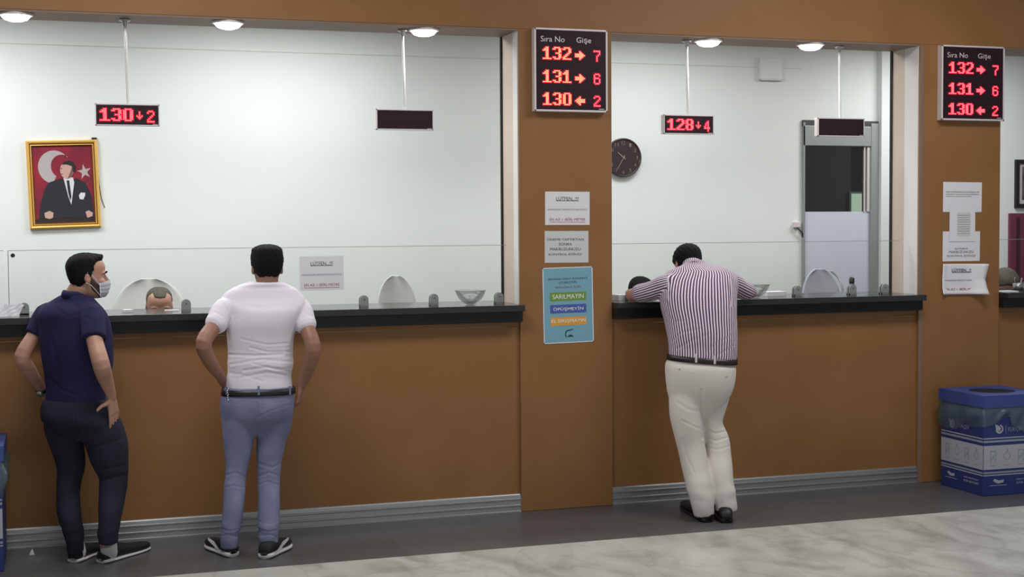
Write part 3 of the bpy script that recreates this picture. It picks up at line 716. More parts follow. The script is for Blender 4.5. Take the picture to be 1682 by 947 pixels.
# ------------------------------------------------------------------ office chairs behind the counters
def chair(cx, Y, w, ztop, label, rim=False, mt=None):
    t = thing('office_chair', label, 'chair', (cx, Y, 0), group='office chairs behind the counters')
    bm = bmesh.new(); rings = []
    for k in range(25):
        s = 1-(1-k/24)**1.6; z = .50+(ztop-.50)*s; u_ = max(0, (s-.70)/.30)
        ww = w/2*max(.04, (1-u_**2.2))**(1/2.2); yy = Y+.10*s
        rings.append([Vector((cx+ww*math.cos(q), yy+.03*math.sin(q)-.05*abs(math.cos(q))**2, z)) for q in [2*PI*i/24 for i in range(24)]])
    loft(bm, rings); bmesh.ops.recalc_face_normals(bm, faces=bm.faces); obj('backrest', bm, mt or M_plastic_chair, t, True)
    bm = bmesh.new(); ball(bm, (cx, Y-.22, .43), (.25, .25, .05), 24); obj('seat', bm, M_plastic_chair, t, True)
    bm = bmesh.new(); lathe(bm, [(.03, .08), (.03, .40)], (cx, Y-.22, 0), 16); obj('gas_column', bm, M_steel, t, True)
    bm = bmesh.new()
    for k in range(5):
        q = 2*PI*k/5+.3; tube(bm, [(cx, Y-.22, .10), (cx+.28*math.cos(q), Y-.22+.28*math.sin(q), .07)], .018, n=8, sub=1); ball(bm, (cx+.29*math.cos(q), Y-.22+.29*math.sin(q), .03), .03, 10)
    obj('star_base', bm, M_device, t, True)
    if rim:
        bm = bmesh.new(); q = [(cx+w/2*.62, Y+.065, ztop-.02), (cx+w/2*.90, Y+.055, ztop-.06), (cx+w/2+.004, Y+.02, ztop-.13), (cx+w/2+.006, Y+.0, ztop-.25)]; tube(bm, q, .007, n=8); obj('rim', bm, M_door_frame, t, True)
chair(at(246, 500, 1.45).x, 1.45, .50, 1.455, 'white office chair back behind the seated clerk on the left')
chair(at(653, 480, 1.0).x, 1.0, .29, 1.462, 'empty white office chair left of the first glass bowl')
chair(at(1352, 480, 1.0).x, 1.0, .34, 1.455, 'pale grey office chair with dark rim in front of the frosted door', rim=True, mt=mat('pale_grey_plastic', (172, 176, 190), .95, spec=.1))
chair(at(1052, 480, 1.5).x, 1.55, .40, 1.22, 'low white office chair behind the clerk hidden by the leaning man')
chair(at(1650, 480, 1.5).x, 1.55, .40, 1.22, 'low white office chair behind the clerk at the right photo edge')

# ------------------------------------------------------------------ small things on the counters
def bowl(c, label):
    t = thing('glass_bowl', label, 'bowl', c, group='clear glass bowls')
    pr = [(.030, 0), (.034, .004), (.052, .018), (.072, .040), (.088, .066), (.097, .092), (.0935, .092), (.084, .066), (.068, .042), (.048, .022), (.028, .010), (.002, .008)]
    bm = bmesh.new(); lathe(bm, pr, c, 40); obj('bowl', bm, M_bowl, t, True)
    bm = bmesh.new(); lathe(bm, [(.097, .0915), (.0985, .093), (.096, .0945), (.0935, .093)], c, 40); obj('rim', bm, M_glass_edge, t, True)
    bm = bmesh.new(); r = random.Random(3)
    for k in range(16):
        a = r.random()*6.28; q = r.random()**.5; zz = .012+.030*r.random()+.03*q*q; rr = min(.058, .032+zz*.6)*q
        p = Vector(c)+Vector((rr*math.cos(a), rr*math.sin(a), zz)); bmesh.ops.create_icosphere(bm, subdivisions=1, radius=.0035, matrix=Matrix.Translation(p))
    obj('glint_beads', bm, M_rod, t)  # pale beads stand in for the sparkle of the glass
b0 = at(772, 498, .03); bowl((b0.x, .02, ZC), 'clear glass bowl on the left counter, beside the left wide pillar')
b1 = at(1243, 489, -.0); bowl((b1.x, .02, ZC), 'clear glass bowl beside the elbow of the man in the striped shirt')
def slip(px, py, Y, w, d, label, h=.004, rot=0, m=None):
    c = at(px, py, Y); bm = bmesh.new(); box(bm, -w/2, w/2, -d/2, d/2, 0, h)
    bmesh.ops.rotate(bm, verts=bm.verts, matrix=Matrix.Rotation(rot, 3, 'Z')); bmesh.ops.translate(bm, verts=bm.verts, vec=(c.x, Y, ZC))
    return tagp(obj('paper_stack', bm, m or M_paper, loc=(c.x, Y, ZC)), label, 'paper', 'papers on the counters')
slip(210, 511, .22, .05, .06, 'small white paper on the counter between the masked man and the clerk', .014, .3)
slip(282, 510, .22, .08, .05, 'flat white paper strip on the counter in front of the seated clerk', .005, -.1)
slip(1270, 481, .28, .15, .10, 'white paper stack on the counter right of the striped-shirt man', .028, .05)
slip(1018, 493, .20, .07, .10, 'white paper block on the counter beside the left wide pillar', .035, .1)
slip(1652, 480, .02, .14, .10, 'white papers on the counter at the right edge, beside the right pillar', .008, .05)
# crumpled tissue pack on the left counter
c = at(14, 512, .04); bm = bmesh.new()
box(bm, -.055, .055, -.03, .03, 0, .004); 
n = 12; grid = [[bm.verts.new((-.05+.105*i/n+.03*j/n, -.03+.05*j/n, .006+.062*j/n+.003*math.sin(i*.9+j*.5)+.002*math.cos(i*1.3-j))) for j in range(n+1)] for i in range(n+1)]
for i in range(n):
    for j in range(n): bm.faces.new((grid[i][j], grid[i+1][j], grid[i+1][j+1], grid[i][j+1]))
ex = bmesh.ops.solidify(bm, geom=[f for f in bm.faces if any(v in (grid[0][0],) for v in f.verts) or len(f.verts) == 4][6:], thickness=.002)
bmesh.ops.translate(bm, verts=bm.verts, vec=(c.x, .04, ZC))
tagp(obj('paper_stack', bm, M_paper, loc=(c.x, .04, ZC)), 'crumpled white papers propped on the counter at the left photo edge', 'paper', 'papers on the counters')
bm = bmesh.new(); box(bm, 3.385, 3.455, .36, .39, ZC+.03, 1.425, bev=.004); box(bm, 3.39, 3.44, .35, .42, ZC, ZC+.03, bev=.004)
tagp(obj('monitor', bm, M_device, loc=(3.42, .38, ZC)), 'narrow dark grey screen back on the counter against the left wide pillar', 'monitor')
c = at(1399, 478, .3)
t = thing('pump_bottle', 'small dark capped bottle on the counter in front of the frosted door', 'bottle', (c.x, .3, ZC))
bm = bmesh.new(); lathe(bm, [(.022, 0), (.024, .01), (.024, .055), (.016, .072)], (c.x, .3, ZC), 20); obj('body', bm, mat('plum_plastic', (92, 82, 100), .35), t, True)
bm = bmesh.new(); lathe(bm, [(.017, .070), (.019, .078), (.019, .105), (.010, .116)], (c.x, .3, ZC), 20); obj('cap', bm, M_device, t, True)
c = at(1672, 478, .22); t = thing('pen_holder', 'grey desk clutter of pens in a holder at the right photo edge', 'pen holder', (c.x, .22, ZC))
bm = bmesh.new(); lathe(bm, [(.035, 0), (.035, .05), (.031, .05), (.031, .006)], (c.x, .22, ZC), 20); obj('cup', bm, M_steel, t, True)
for k in range(4):
    bm = bmesh.new(); q = k*1.7; tube(bm, [(c.x+.01*math.cos(q), .22+.01*math.sin(q), ZC+.008), (c.x+.03*math.cos(q), .22+.03*math.sin(q), ZC+.085)], .004, n=8, sub=1); obj('pen', bm, M_rod if k % 2 else M_device, t)
bm = bmesh.new(); f = at(52, 908, -.25); f = Vector((at(52, 908, 0).x, 0, 0))
# scrap of paper on the floor
def on_floor(px, py):
    d = fw*FPX + R_*(px-W/2) - U_*(py-H/2); s = -CAMH/d.z; return Vector((d.x*s, -CAMD+d.y*s, 0))
f = on_floor(52, 911)
vs = [bm.verts.new(f+Vector(v)) for v in ((-.014, 0, .001), (.016, -.004, .001), (.004, .004, .036), (.012, .018, .001), (-.006, .016, .002))]
for q in ((0, 1, 2), (1, 3, 2), (3, 4, 2), (4, 0, 2), (0, 4, 3, 1)): bm.faces.new([vs[i] for i in q])
tagp(obj('paper_scrap', bm, M_paper, loc=f), 'tiny crumpled white paper scrap on the dark floor left of the masked man', 'litter')

# ------------------------------------------------------------------ blue recycling bins
def bin_():
    x0, x1, y0, y1, h = 5.755, 6.225, -.57, -.11, .63
    t = thing('recycling_bin', 'blue cardboard recycling bin with a bag, below the right pillar', 'bin', ((x0+x1)/2, (y0+y1)/2, 0), group='blue recycling bins')
    obj('body', B(x0, x1, y0, y1, 0, h, bev=.004), M_bin, t)
    bm = bmesh.new(); n = 48; cx, cy = (x0+x1)/2, (y0+y1)/2; g = .012
    # lid: a square cap with a round hole
    def sq(q, hw):
        c, s = math.cos(q), math.sin(q); k = hw/max(abs(c), abs(s)); return (cx+c*k, cy+s*k)
    H1, H0 = h+.035, h-.045; hw = (x1-x0)/2+g
    qs = [2*PI*(i+.5)/n for i in range(n)]; qs = [PI/4+2*PI*i/n for i in range(n)]
    A = [bm.verts.new((*sq(q, hw), H0)) for q in qs]; Bq = [bm.verts.new((*sq(q, hw), H1)) for q in qs]
    Cq = [bm.verts.new((cx+.15*math.cos(q), cy+.15*math.sin(q), H1)) for q in qs]; D = [bm.verts.new((cx+.15*math.cos(q), cy+.15*math.sin(q), H1-.03)) for q in qs]
    for i in range(n):
        j = (i+1) % n
        for P1, P2 in ((A, Bq), (Bq, Cq), (Cq, D)): bm.faces.new((P1[i], P1[j], P2[j], P2[i]))
    bmesh.ops.recalc_face_normals(bm, faces=bm.faces)
    obj('lid', bm, M_bin_lid, t)
    bm = bmesh.new(); lathe(bm, [(.149, 0), (.149, .002)], (cx, cy, H1-.008), 48); obj('hole_shade_disc', bm, M_hole, t)  # black disc paints the shade inside the hole
    # bag hanging out under the lid, all round
    bm = bmesh.new(); rows = 14; n = 160; rg = []
    for k in range(rows+1):
        s = k/rows; r_ = []
        for i in range(n):
            q = PI/4+2*PI*i/n; c_, s_ = math.cos(q), math.sin(q)
            low = .185+.040*math.sin(2*q+2.2)+.022*math.sin(5*q+1)+.006*math.sin(11*q)
            if abs(((q-PI*1.62+PI) % (2*PI))-PI) < .5: low += .045
            z = h-.040-s*(low-.05)
            bulge = .008+.012*math.sin(PI*s)*(1+.6*math.sin(7*q+3*s))+.0035*math.sin(17*q+5*s)+.002*math.sin(29*q-4*s)*s
            x, y = sq(q, (x1-x0)/2+max(.002, .006+(bulge-.006)*min(1, s*3))); r_.append(bm.verts.new((x, y, z)))
        rg.append(r_)
    for k in range(rows):
        for i in range(n): j = (i+1) % n; bm.faces.new((rg[k][i], rg[k][j], rg[k+1][j], rg[k+1][i]))
    obj('bag', bm, M_bag, t, True)
    def face(o, ux, un, wd):
        K = (o, ux, (0, 0, 1), un)
        pq = lambda nm, c_, z_, w_, h_, m, off=.0008: panelq(nm, c_, z_, w_, h_, m, t, *K, .0006, off)
        pq('printed_band', wd/2, .254, wd-.004, .158, M_bin_white)
        for z_, hh, m in ((.380, .007, M_bin_white), (.360, .014, M_bin_grey), (.154, .012, M_bin_grey), (.137, .007, M_bin_white)): pq('printed_stripe', wd/2, z_, wd-.004, hh, m)
        ring = lambda cx_, cz_, r0, r1, a0, a1: [(cx_+r1*math.cos(a), cz_+r1*math.sin(a)) for a in np.linspace(a0, a1, 16)]+[(cx_+r0*math.cos(a), cz_+r0*math.sin(a)) for a in np.linspace(a1, a0, 16)]
        e = lambda nm, loops, m: polyplate(nm, loops, m, t, *K, .0006, .0016)
        cx_ = wd*.26
        e('emblem', [ring(cx_, .440, .020, .030, -PI*.95, PI*.45), [(cx_-.034, .474), (cx_-.026, .436), (cx_-.004, .420), (cx_+.012, .446), (cx_-.006, .462)], [(cx_-.012, .425), (cx_+.008, .425), (cx_+.012, .433), (cx_-.014, .433)]], M_bin_white)
        pq('printed_rule', cx_+.050, .435, .003, .052, M_bin_grey, .0012)
        text('printed_word', 'TÜKÇEV', cx_+.125, .435, .125, .038, M_bin_grey, t, Vector(o)+Vector(un)*.001, ux, (0, 0, 1), un)
        # icons of paper, carton, glass and tin
        for k, u in enumerate((.16, .39, .62, .85)):
            cx2 = wd*u; z_ = .262
            if k % 2 == 0: e('icon', [[(cx2-.022, z_-.045), (cx2-.016, z_-.045), (cx2-.016, z_+.035), (cx2-.022, z_+.035)], [(cx2+.016, z_-.045), (cx2+.022, z_-.045), (cx2+.022, z_+.035), (cx2+.016, z_+.035)], [(cx2-.022, z_+.030), (cx2+.022, z_+.030), (cx2+.022, z_+.037), (cx2-.022, z_+.037)], [(cx2-.014, z_-.02), (cx2, z_-.02), (cx2+.014, z_+.01), (cx2+.002, z_+.006)]], M_bin_grey)
            else: e('icon', [ring(cx2, z_, .022, .027, 0, 2*PI-.01), [(cx2-.006, z_+.028), (cx2+.010, z_+.028), (cx2+.006, z_+.048), (cx2-.002, z_+.048)]], M_bin_grey)
            pq('icon_caption', cx2, z_-.062, .048, .005, M_bin_grey, .0012)
        e('emblem', [[(wd*.16, .100), (wd*.20, .088), (wd*.24, .080), (wd*.33, .085), (wd*.345, .104), (wd*.26, .100), (wd*.19, .112)]], M_bin_white)
        pq('printed_rule', wd*.25, .068, wd*.28, .005, M_bin_grey, .0012)
        text('printed_line', 'GERİ DÖNÜŞÜM', wd*.72, .100, wd*.34, .014, M_bin_white, t, Vector(o)+Vector(un)*.001, ux, (0, 0, 1), un)
        text('printed_line', 'ATIK KUTUSU', wd*.72, .076, wd*.34, .014, M_bin_white, t, Vector(o)+Vector(un)*.001, ux, (0, 0, 1), un)
    face((x0, y1, 0), (0, -1, 0), (-1, 0, 0), y1-y0)
    face((x0, y0, 0), (1, 0, 0), (0, -1, 0), x1-x0)
    return t
bn = bin_()
def copy_tree(o, parent=None):
    c = o.copy(); COL.objects.link(c); c.parent = parent
    for ch in list(o.children): copy_tree(ch, c)
    return c
bn2 = copy_tree(bn); bn2.location.x = -.53; bn2.location.y = -.30
bn2['label'] = 'blue recycling bin cut off by the left photo edge'

# ================================================================== people
def V(*a): return Vector(a)
HEAD = [  # z, front, back, half width
    (.000, -.062, -.010, .026), (.012, -.080, .020, .040), (.030, -.088, .045, .052), (.055, -.090, .062, .060), (.080, -.092, .078, .066),
    (.105, -.091, .090, .071), (.130, -.090, .097, .075), (.155, -.094, .101, .077), (.178, -.092, .100, .076), (.200, -.080, .090, .069), (.216, -.063, .075, .056), (.228, -.038, .052, .038), (.2335, -.016, .028, .019), (.235, -.002, .012, .007)]
HP = cr(HEAD, 4)
def head_pt(z, q, grow=0.0):
    """surface point; q = angle from the face (0) towards the left ear (+90)"""
    zz = HP[:, 0]; f = np.interp(z, zz, HP[:, 1]); b = np.interp(z, zz, HP[:, 2]); w = np.interp(z, zz, HP[:, 3])
    c, s = math.cos(q), math.sin(q); e = .86
    x = w*math.copysign(abs(s)**e, s); cy = (f+b)/2; y = cy-(b-f)/2*math.copysign(abs(c)**e, c)
    p = Vector((x, y, z)); ctr = Vector((0, .004, .125)); d = (p-ctr).normalized()
    return p+d*grow
def head_geo(bm, M, ears=True):
    rings = [[M@head_pt(z, 2*PI*i/36) for i in range(36)] for z in HP[:, 0]]
    loft(bm, rings)
    T = lambda *p: M@Vector(p)
    tube(bm, [T(0, -.086, .132), T(0, -.100, .108), T(0, -.112, .090)], [.008, .0095, .0115], n=12)
    for s in (-1, 1):
        ball(bm, T(s*.0105, -.098, .086), .0085, 10)
        tube(bm, [T(s*.012, -.091, .137), T(s*.034, -.089, .142), T(s*.055, -.076, .136)], [.0065, .0075, .005], n=10)
        ball(bm, T(s*.044, -.068, .092), (.020, .022, .018), 12)
        if ears:
            R3 = M.to_3x3() @ Matrix.Rotation(s*.35, 3, 'Z') @ Matrix.Rotation(-.18, 3, 'X')
            ball(bm, T(s*.080, .012, .110), (.0075, .018, .030), 14, R3); ball(bm, T(s*.077, .006, .088), (.006, .010, .012), 10, R3)
    ball(bm, T(0, -.090, .058), (.022, .010, .006), 12); ball(bm, T(0, -.088, .050), (.019, .010, .006), 12)
    ball(bm, T(0, -.082, .018), (.020, .014, .014), 12)
def sm(a, b, x): t = min(1, max(0, (x-a)/(b-a))); return t*t*(3-2*t)
def hair_geo(M, style):
    """a closed shell: above the hairline it stands off the scalp, elsewhere it stays under the skin"""
    bm = bmesh.new(); rings = []; n = 72
    zs = np.linspace(.018, .2348, 54)
    for z in zs:
        r = []
        for i in range(n):
            q = 2*PI*i/n; a = abs(((math.degrees(q)+180) % 360)-180)
            line = np.interp(a, [0, 25, 45, 60, 74, 84, 96, 112, 130, 180], style['line'])
            wgt = sm(line-.004, line+.010, z)
            th = np.interp(z, [.04, .10, .15, .19, .235], style['thick'])
            if style.get('front') and a < 80: th += style['front']*sm(.185, .205, z)*(1-sm(.212, .234, z))*(1-sm(20, 80, a))
            th += .0016*math.sin(q*17+z*160)+.0012*math.sin(q*31-z*240)
            g = -.007+(th+.007)*wgt
            p = head_pt(z, q, g)
            if style.get('flat') and z > .17: p = Vector((p.x*(1+style['flat']*sm(.17, .22, z)*(1 if abs(p.x) < .075 else .3)), p.y*(1+style['flat']*.7*sm(.17, .22, z)), p.z))
            r.append(M@p)
        rings.append(r)
    loft(bm, rings); bmesh.ops.recalc_face_normals(bm, faces=bm.faces); return bm
def hand_geo(bm, w, d, nrm, side, curl=(.3, .35, .4, .45), thumb=(.6, .8), spread=.05, scale=1.0):
    """w wrist, d towards the knuckles, nrm out of the palm, side towards the thumb"""
    d = Vector(d).normalized(); nrm = Vector(nrm); nrm = (nrm-d*nrm.dot(d)).normalized(); s = d.cross(nrm); s = s if s.dot(Vector(side)) > 0 else -s
    k = scale
    # palm: three merged fans
    for off, r in ((.024, .0145), (.008, .015), (-.008, .0145), (-.024, .013)):
        tube(bm, [w+s*off*.45*k, w+d*.045*k+s*off*.95*k, w+d*.086*k+s*off*1.12*k], [.0155*k, r*k, (r-.0025)*k], ref=nrm, flat=.92, n=12)
    ball(bm, w+d*.03*k+s*.022*k+nrm*.006*k, .016*k, 12)
    L = [(.030, .044, .026, .021), (.0105, .050, .030, .022), (-.0105, .046, .028, .021), (-.030, .036, .022, .019)]
    for i, (off, a, b_, c) in enumerate(L):
        p = w+d*(.088-abs(off)*.18)*k+s*off*1.08*k; ang = curl[i]; dd = (d+s*off*spread*30).normalized(); pts = [p]; cur = dd
        for j, ln in enumerate((a, b_, c)):
            q = ang*(j*.9+.7); cur = (dd*math.cos(q)+nrm*math.sin(q)).normalized(); p = p+cur*ln*k; pts.append(p)
        tube(bm, pts, [.0090*k, .0084*k, .0078*k, .0066*k], n=12, sub=4)
    p = w+d*.022*k+s*.026*k; a1 = (d*thumb[0]+s*thumb[1]+nrm*.25).normalized(); a2 = (a1+d*.45+nrm*.12).normalized()
    tube(bm, [w+d*.012*k+s*.012*k, p+a1*.020*k, p+a1*.050*k, p+a1*.050*k+a2*.030*k], [.015*k, .0125*k, .0100*k, .0080*k], n=12)
def mk_head_matrix(c, yaw, nod=0.0, tilt=0.0, scale=1.0):
    """c = middle of the head; yaw 0 looks at -Y (towards the hall), nod > 0 looks down"""
    return Matrix.Translation(c) @ Matrix.Rotation(yaw, 4, 'Z') @ Matrix.Rotation(tilt, 4, 'Y') @ Matrix.Rotation(nod, 4, 'X') @ Matrix.Scale(scale, 4) @ Matrix.Translation((0, -.005, -.12))
def torso_rings(rows, n=40):
    """rows: centre, right vector half width, back depth, front depth, right dir, forward dir"""
    arr = []
    for c, hw, db, df, rg, fd in rows: arr.append([*c, hw, db, df, *rg, *fd])
    A = cr(arr, 4); rings = []
    for r in A:
        c = Vector(r[:3]); rg = Vector(r[6:9]).normalized(); fd = Vector(r[9:12]).normalized(); ring = []
        for i in range(n):
            q = 2*PI*i/n; cc, ss = math.cos(q), math.sin(q); e = .82
            x = r[3]*math.copysign(abs(cc)**e, cc); y = (r[5] if ss > 0 else r[4])*math.copysign(abs(ss)**e, ss)
            ring.append(c+rg*x+fd*y)
        rings.append(ring)
    return rings
def sil(rows, a, kd=.62, front=1.0, grow=0.0, lean=None):
    """photo rows (y, left x, right x, Y) -> torso rows for a body turned by angle a"""
    out = []; rg = Vector((math.cos(a), -math.sin(a), 0)); fd = Vector((math.sin(a), math.cos(a), 0))
    for r in rows:
        y, xl, xr, Y = r[:4]; k = r[4] if len(r) > 4 else kd
        p, q = at(xl, y, Y), at(xr, y, Y); c = (p+q)/2; half = (q-p).length/2
        view = math.atan2(c.x, c.y+CAMD); b = a-view        # turn of the body away from the line of sight
        hw = half/math.sqrt(math.cos(b)**2+(k*math.sin(b))**2)+grow; half_y = k*hw
        f_ = fd
        if lean: f_ = (fd*math.cos(lean(y))-Vector((0, 0, 1))*math.sin(lean(y)))
        out.append((c, hw, half_y, half_y*front, rg, f_))
    return out
def legs(rows, grow=0.0):
    pts, rad = [], []
    for y, xl, xr, Y in rows:
        p, q = at(xl, y, Y), at(xr, y, Y); pts.append((p+q)/2); rad.append((q-p).length/2+grow)
    return pts, rad
def person(name, label, base, group=None): return thing(name, label, 'person', base, group)
def shoe(t, heel, toe, m, sole_m, w=.046, h=.085, mark=None, low=.0, sole_h=.022):
    """heel, toe: floor points; a shaped upper on a welted sole"""
    heel, toe = Vector(heel), Vector(toe); d = (toe-heel).normalized(); s = d.cross(Vector((0, 0, 1))); L = (toe-heel).length
    def ring(u, hw, z0, z1, n=20):
        c = heel+d*L*u; return [c+s*hw*math.copysign(abs(math.cos(q))**.8, math.cos(q))+Vector((0, 0, (z0+z1)/2+(z1-z0)/2*math.copysign(abs(math.sin(q))**.8, math.sin(q)))) for q in [2*PI*i/n for i in range(n)]]
    prof = [(.005, .50, .35), (.03, .68, .62), (.10, .82, .88), (.20, .84, 1.0), (.32, .84, 1.0), (.42, .88, .86), (.55, .98, .68), (.70, 1.04, .54), (.82, .98, .46), (.92, .78, .40), (.975, .5, .32), (.998, .2, .22)]
    P_ = cr(prof, 3); bm = bmesh.new(); loft(bm, [ring(u, w*a_, sole_h*.6, sole_h+(h-sole_h)*b_) for u, a_, b_ in P_]); bmesh.ops.recalc_face_normals(bm, faces=bm.faces)
    sh = obj('shoe', bm, m, t, True)
    bm = bmesh.new(); loft(bm, [ring(u if u < .9 else u+.006, w*a_*1.06+.002, 0.0, sole_h+(.006 if u < .2 else 0)) for u, a_, b_ in P_]); bmesh.ops.recalc_face_normals(bm, faces=bm.faces)
    obj('sole', bm, sole_m, sh, True)
    if mark:   # curved white flash on both sides
        for sg in (-1, 1):
            bm = bmesh.new(); n = 14; cen = []
            for i in range(n+1):
                u = i/n; x = .13+.55*u; z = .032+.040*u**.6*(.4+u*.6)-.016*math.sin(PI*min(1, u*1.6)); wd = .011*math.sin(PI*min(1, .12+.9*(1-u)))+.001
                hwp = np.interp(x, [p[0] for p in prof], [p[1] for p in prof])*w; cen.append((x, z, wd, hwp))
            up_, lo_ = [], []
            for x, z, wd, hw_ in cen:
                c = heel+d*L*x+s*sg*(hw_*1.0+.003); up_.append(bm.verts.new(c+Vector((0, 0, z+wd))-s*sg*.003)); lo_.append(bm.verts.new(c+Vector((0, 0, z-wd))))
            f = [bm.faces.new((up_[i], up_[i+1], lo_[i+1], lo_[i])) for i in range(n)]
            bmesh.ops.solidify(bm, geom=f, thickness=.003); bmesh.ops.recalc_face_normals(bm, faces=bm.faces); obj('side_mark', bm, M_sole_white, sh, True)
    return sh
def sock(t, rr, h_, e_, m, r=.043):
    h_, e_ = Vector(h_), Vector(e_); bm = bmesh.new(); c = h_*.82+e_*.18; p, _ = legs(rr[-1:]); tube(bm, [c+V(0, 0, .045), (c+V(p[0].x, p[0].y, 0))/2+V(0, 0, .085), p[0]+V(0, 0, .06)], [r+.002, r+.001, r], n=18); obj('sock', bm, m, t, True)
def eyes(t, M):
    for s in (-1, 1):
        bm = bmesh.new(); ball(bm, M@V(s*.031, -.0750, .1200), .0108, 14); e = obj('eye', bm, M_eye, t, True)
        bm = bmesh.new(); ball(bm, M@V(s*.031, -.0838, .1196), (.0054, .0030, .0054), 12); obj('iris', bm, M_iris, e, True)
def eyebrows(t, M, m=None, z=.139):
    for s in (-1, 1):
        bm = bmesh.new(); tube(bm, [M@V(s*.014, -.0985, z-.001), M@V(s*.034, -.0975, z+.006), M@V(s*.056, -.082, z-.002)], [.0036, .0042, .0024], n=8); obj('eyebrow', bm, m or M_hair, t, True)
def finish_face(me, M):
    """eye sockets, ear hollows and neck smoothing pressed into the baked skin"""
    a, nr = mverts(me); Mi = np.array(M.inverted()); L_ = np.c_[a, np.ones(len(a))]@Mi.T; L_ = L_[:, :3]
    for s in (-1, 1):
        d = np.linalg.norm((L_-np.array((s*.031, -.092, .120)))/np.array((.015, .03, .0095)), axis=1); a = a-nr*(.0062*np.exp(-d**2))[:, None]
        d = np.linalg.norm((L_-np.array((s*.088, .008, .112)))/np.array((.02, .0085, .014)), axis=1); a = a-nr*(.005*np.exp(-d**2))[:, None]
    d = np.linalg.norm((L_-np.array((0, -.1, .0545)))/np.array((.024, .02, .0022)), axis=1); a = a-nr*(.003*np.exp(-d**2))[:, None]
    setv(me, a); return me
def surf(o, px, py):
    """point and normal where the line of sight through a photo pixel meets a mesh"""
    from mathutils.bvhtree import BVHTree
    if not hasattr(surf, 'c'): surf.c = {}
    if o.name not in surf.c:
        off = world_loc(o); surf.c[o.name] = BVHTree.FromPolygons([v.co+off for v in o.data.vertices], [list(p.vertices) for p in o.data.polygons])
    e = Vector((0, -CAMD, CAMH)); d = (at(px, py, 0)-e).normalized(); r = surf.c[o.name].ray_cast(e, d); return (r[0], r[1]) if r[0] else (at(px, py, -.6), -fw)
def patch_box(name, o, px, py, w, h, th, m, t):
    p, n = surf(o, px, py); n = Vector((n.x, n.y, 0)).normalized(); ux = Vector((0, 0, 1)).cross(n).normalized(); bm = bmesh.new()
    box(bm, -w/2, w/2, -h/2, h/2, -th, th, bev=min(w, th)*.3); uz = n.cross(ux)
    bmesh.ops.transform(bm, verts=bm.verts, matrix=Matrix.Translation(p) @ Matrix((( ux.x, uz.x, n.x, 0), (ux.y, uz.y, n.y, 0), (ux.z, uz.z, n.z, 0), (0, 0, 0, 1))))
    return obj(name, bm, m, t)
def belt(t, rows, m, h, grow=.006, buckle=False):
    """a strap around the waist: rows = two torso rows (lower, upper)"""
    rings = torso_rings(rows, 56); lo, hi = rings[0], rings[-1]; bm = bmesh.new(); cl = sum(lo, Vector())/len(lo); ch = sum(hi, Vector())/len(hi)
    def g(p, c, k): d = (p-c); return p+d.normalized()*k
    R = [[g(p, cl, grow) for p in lo], [g(p, ch, grow) for p in hi], [g(p, ch, grow-.006) for p in hi], [g(p, cl, grow-.006) for p in lo]]
    vr = [[bm.verts.new(p) for p in r] for r in R]
    for k in range(4):
        l = (k+1) % 4
        for i in range(56): j = (i+1) % 56; bm.faces.new((vr[k][i], vr[k][j], vr[l][j], vr[l][i]))
    bmesh.ops.recalc_face_normals(bm, faces=bm.faces); return obj('belt', bm, m, t, True)
def wrap(pts, k): return [p for p in pts]

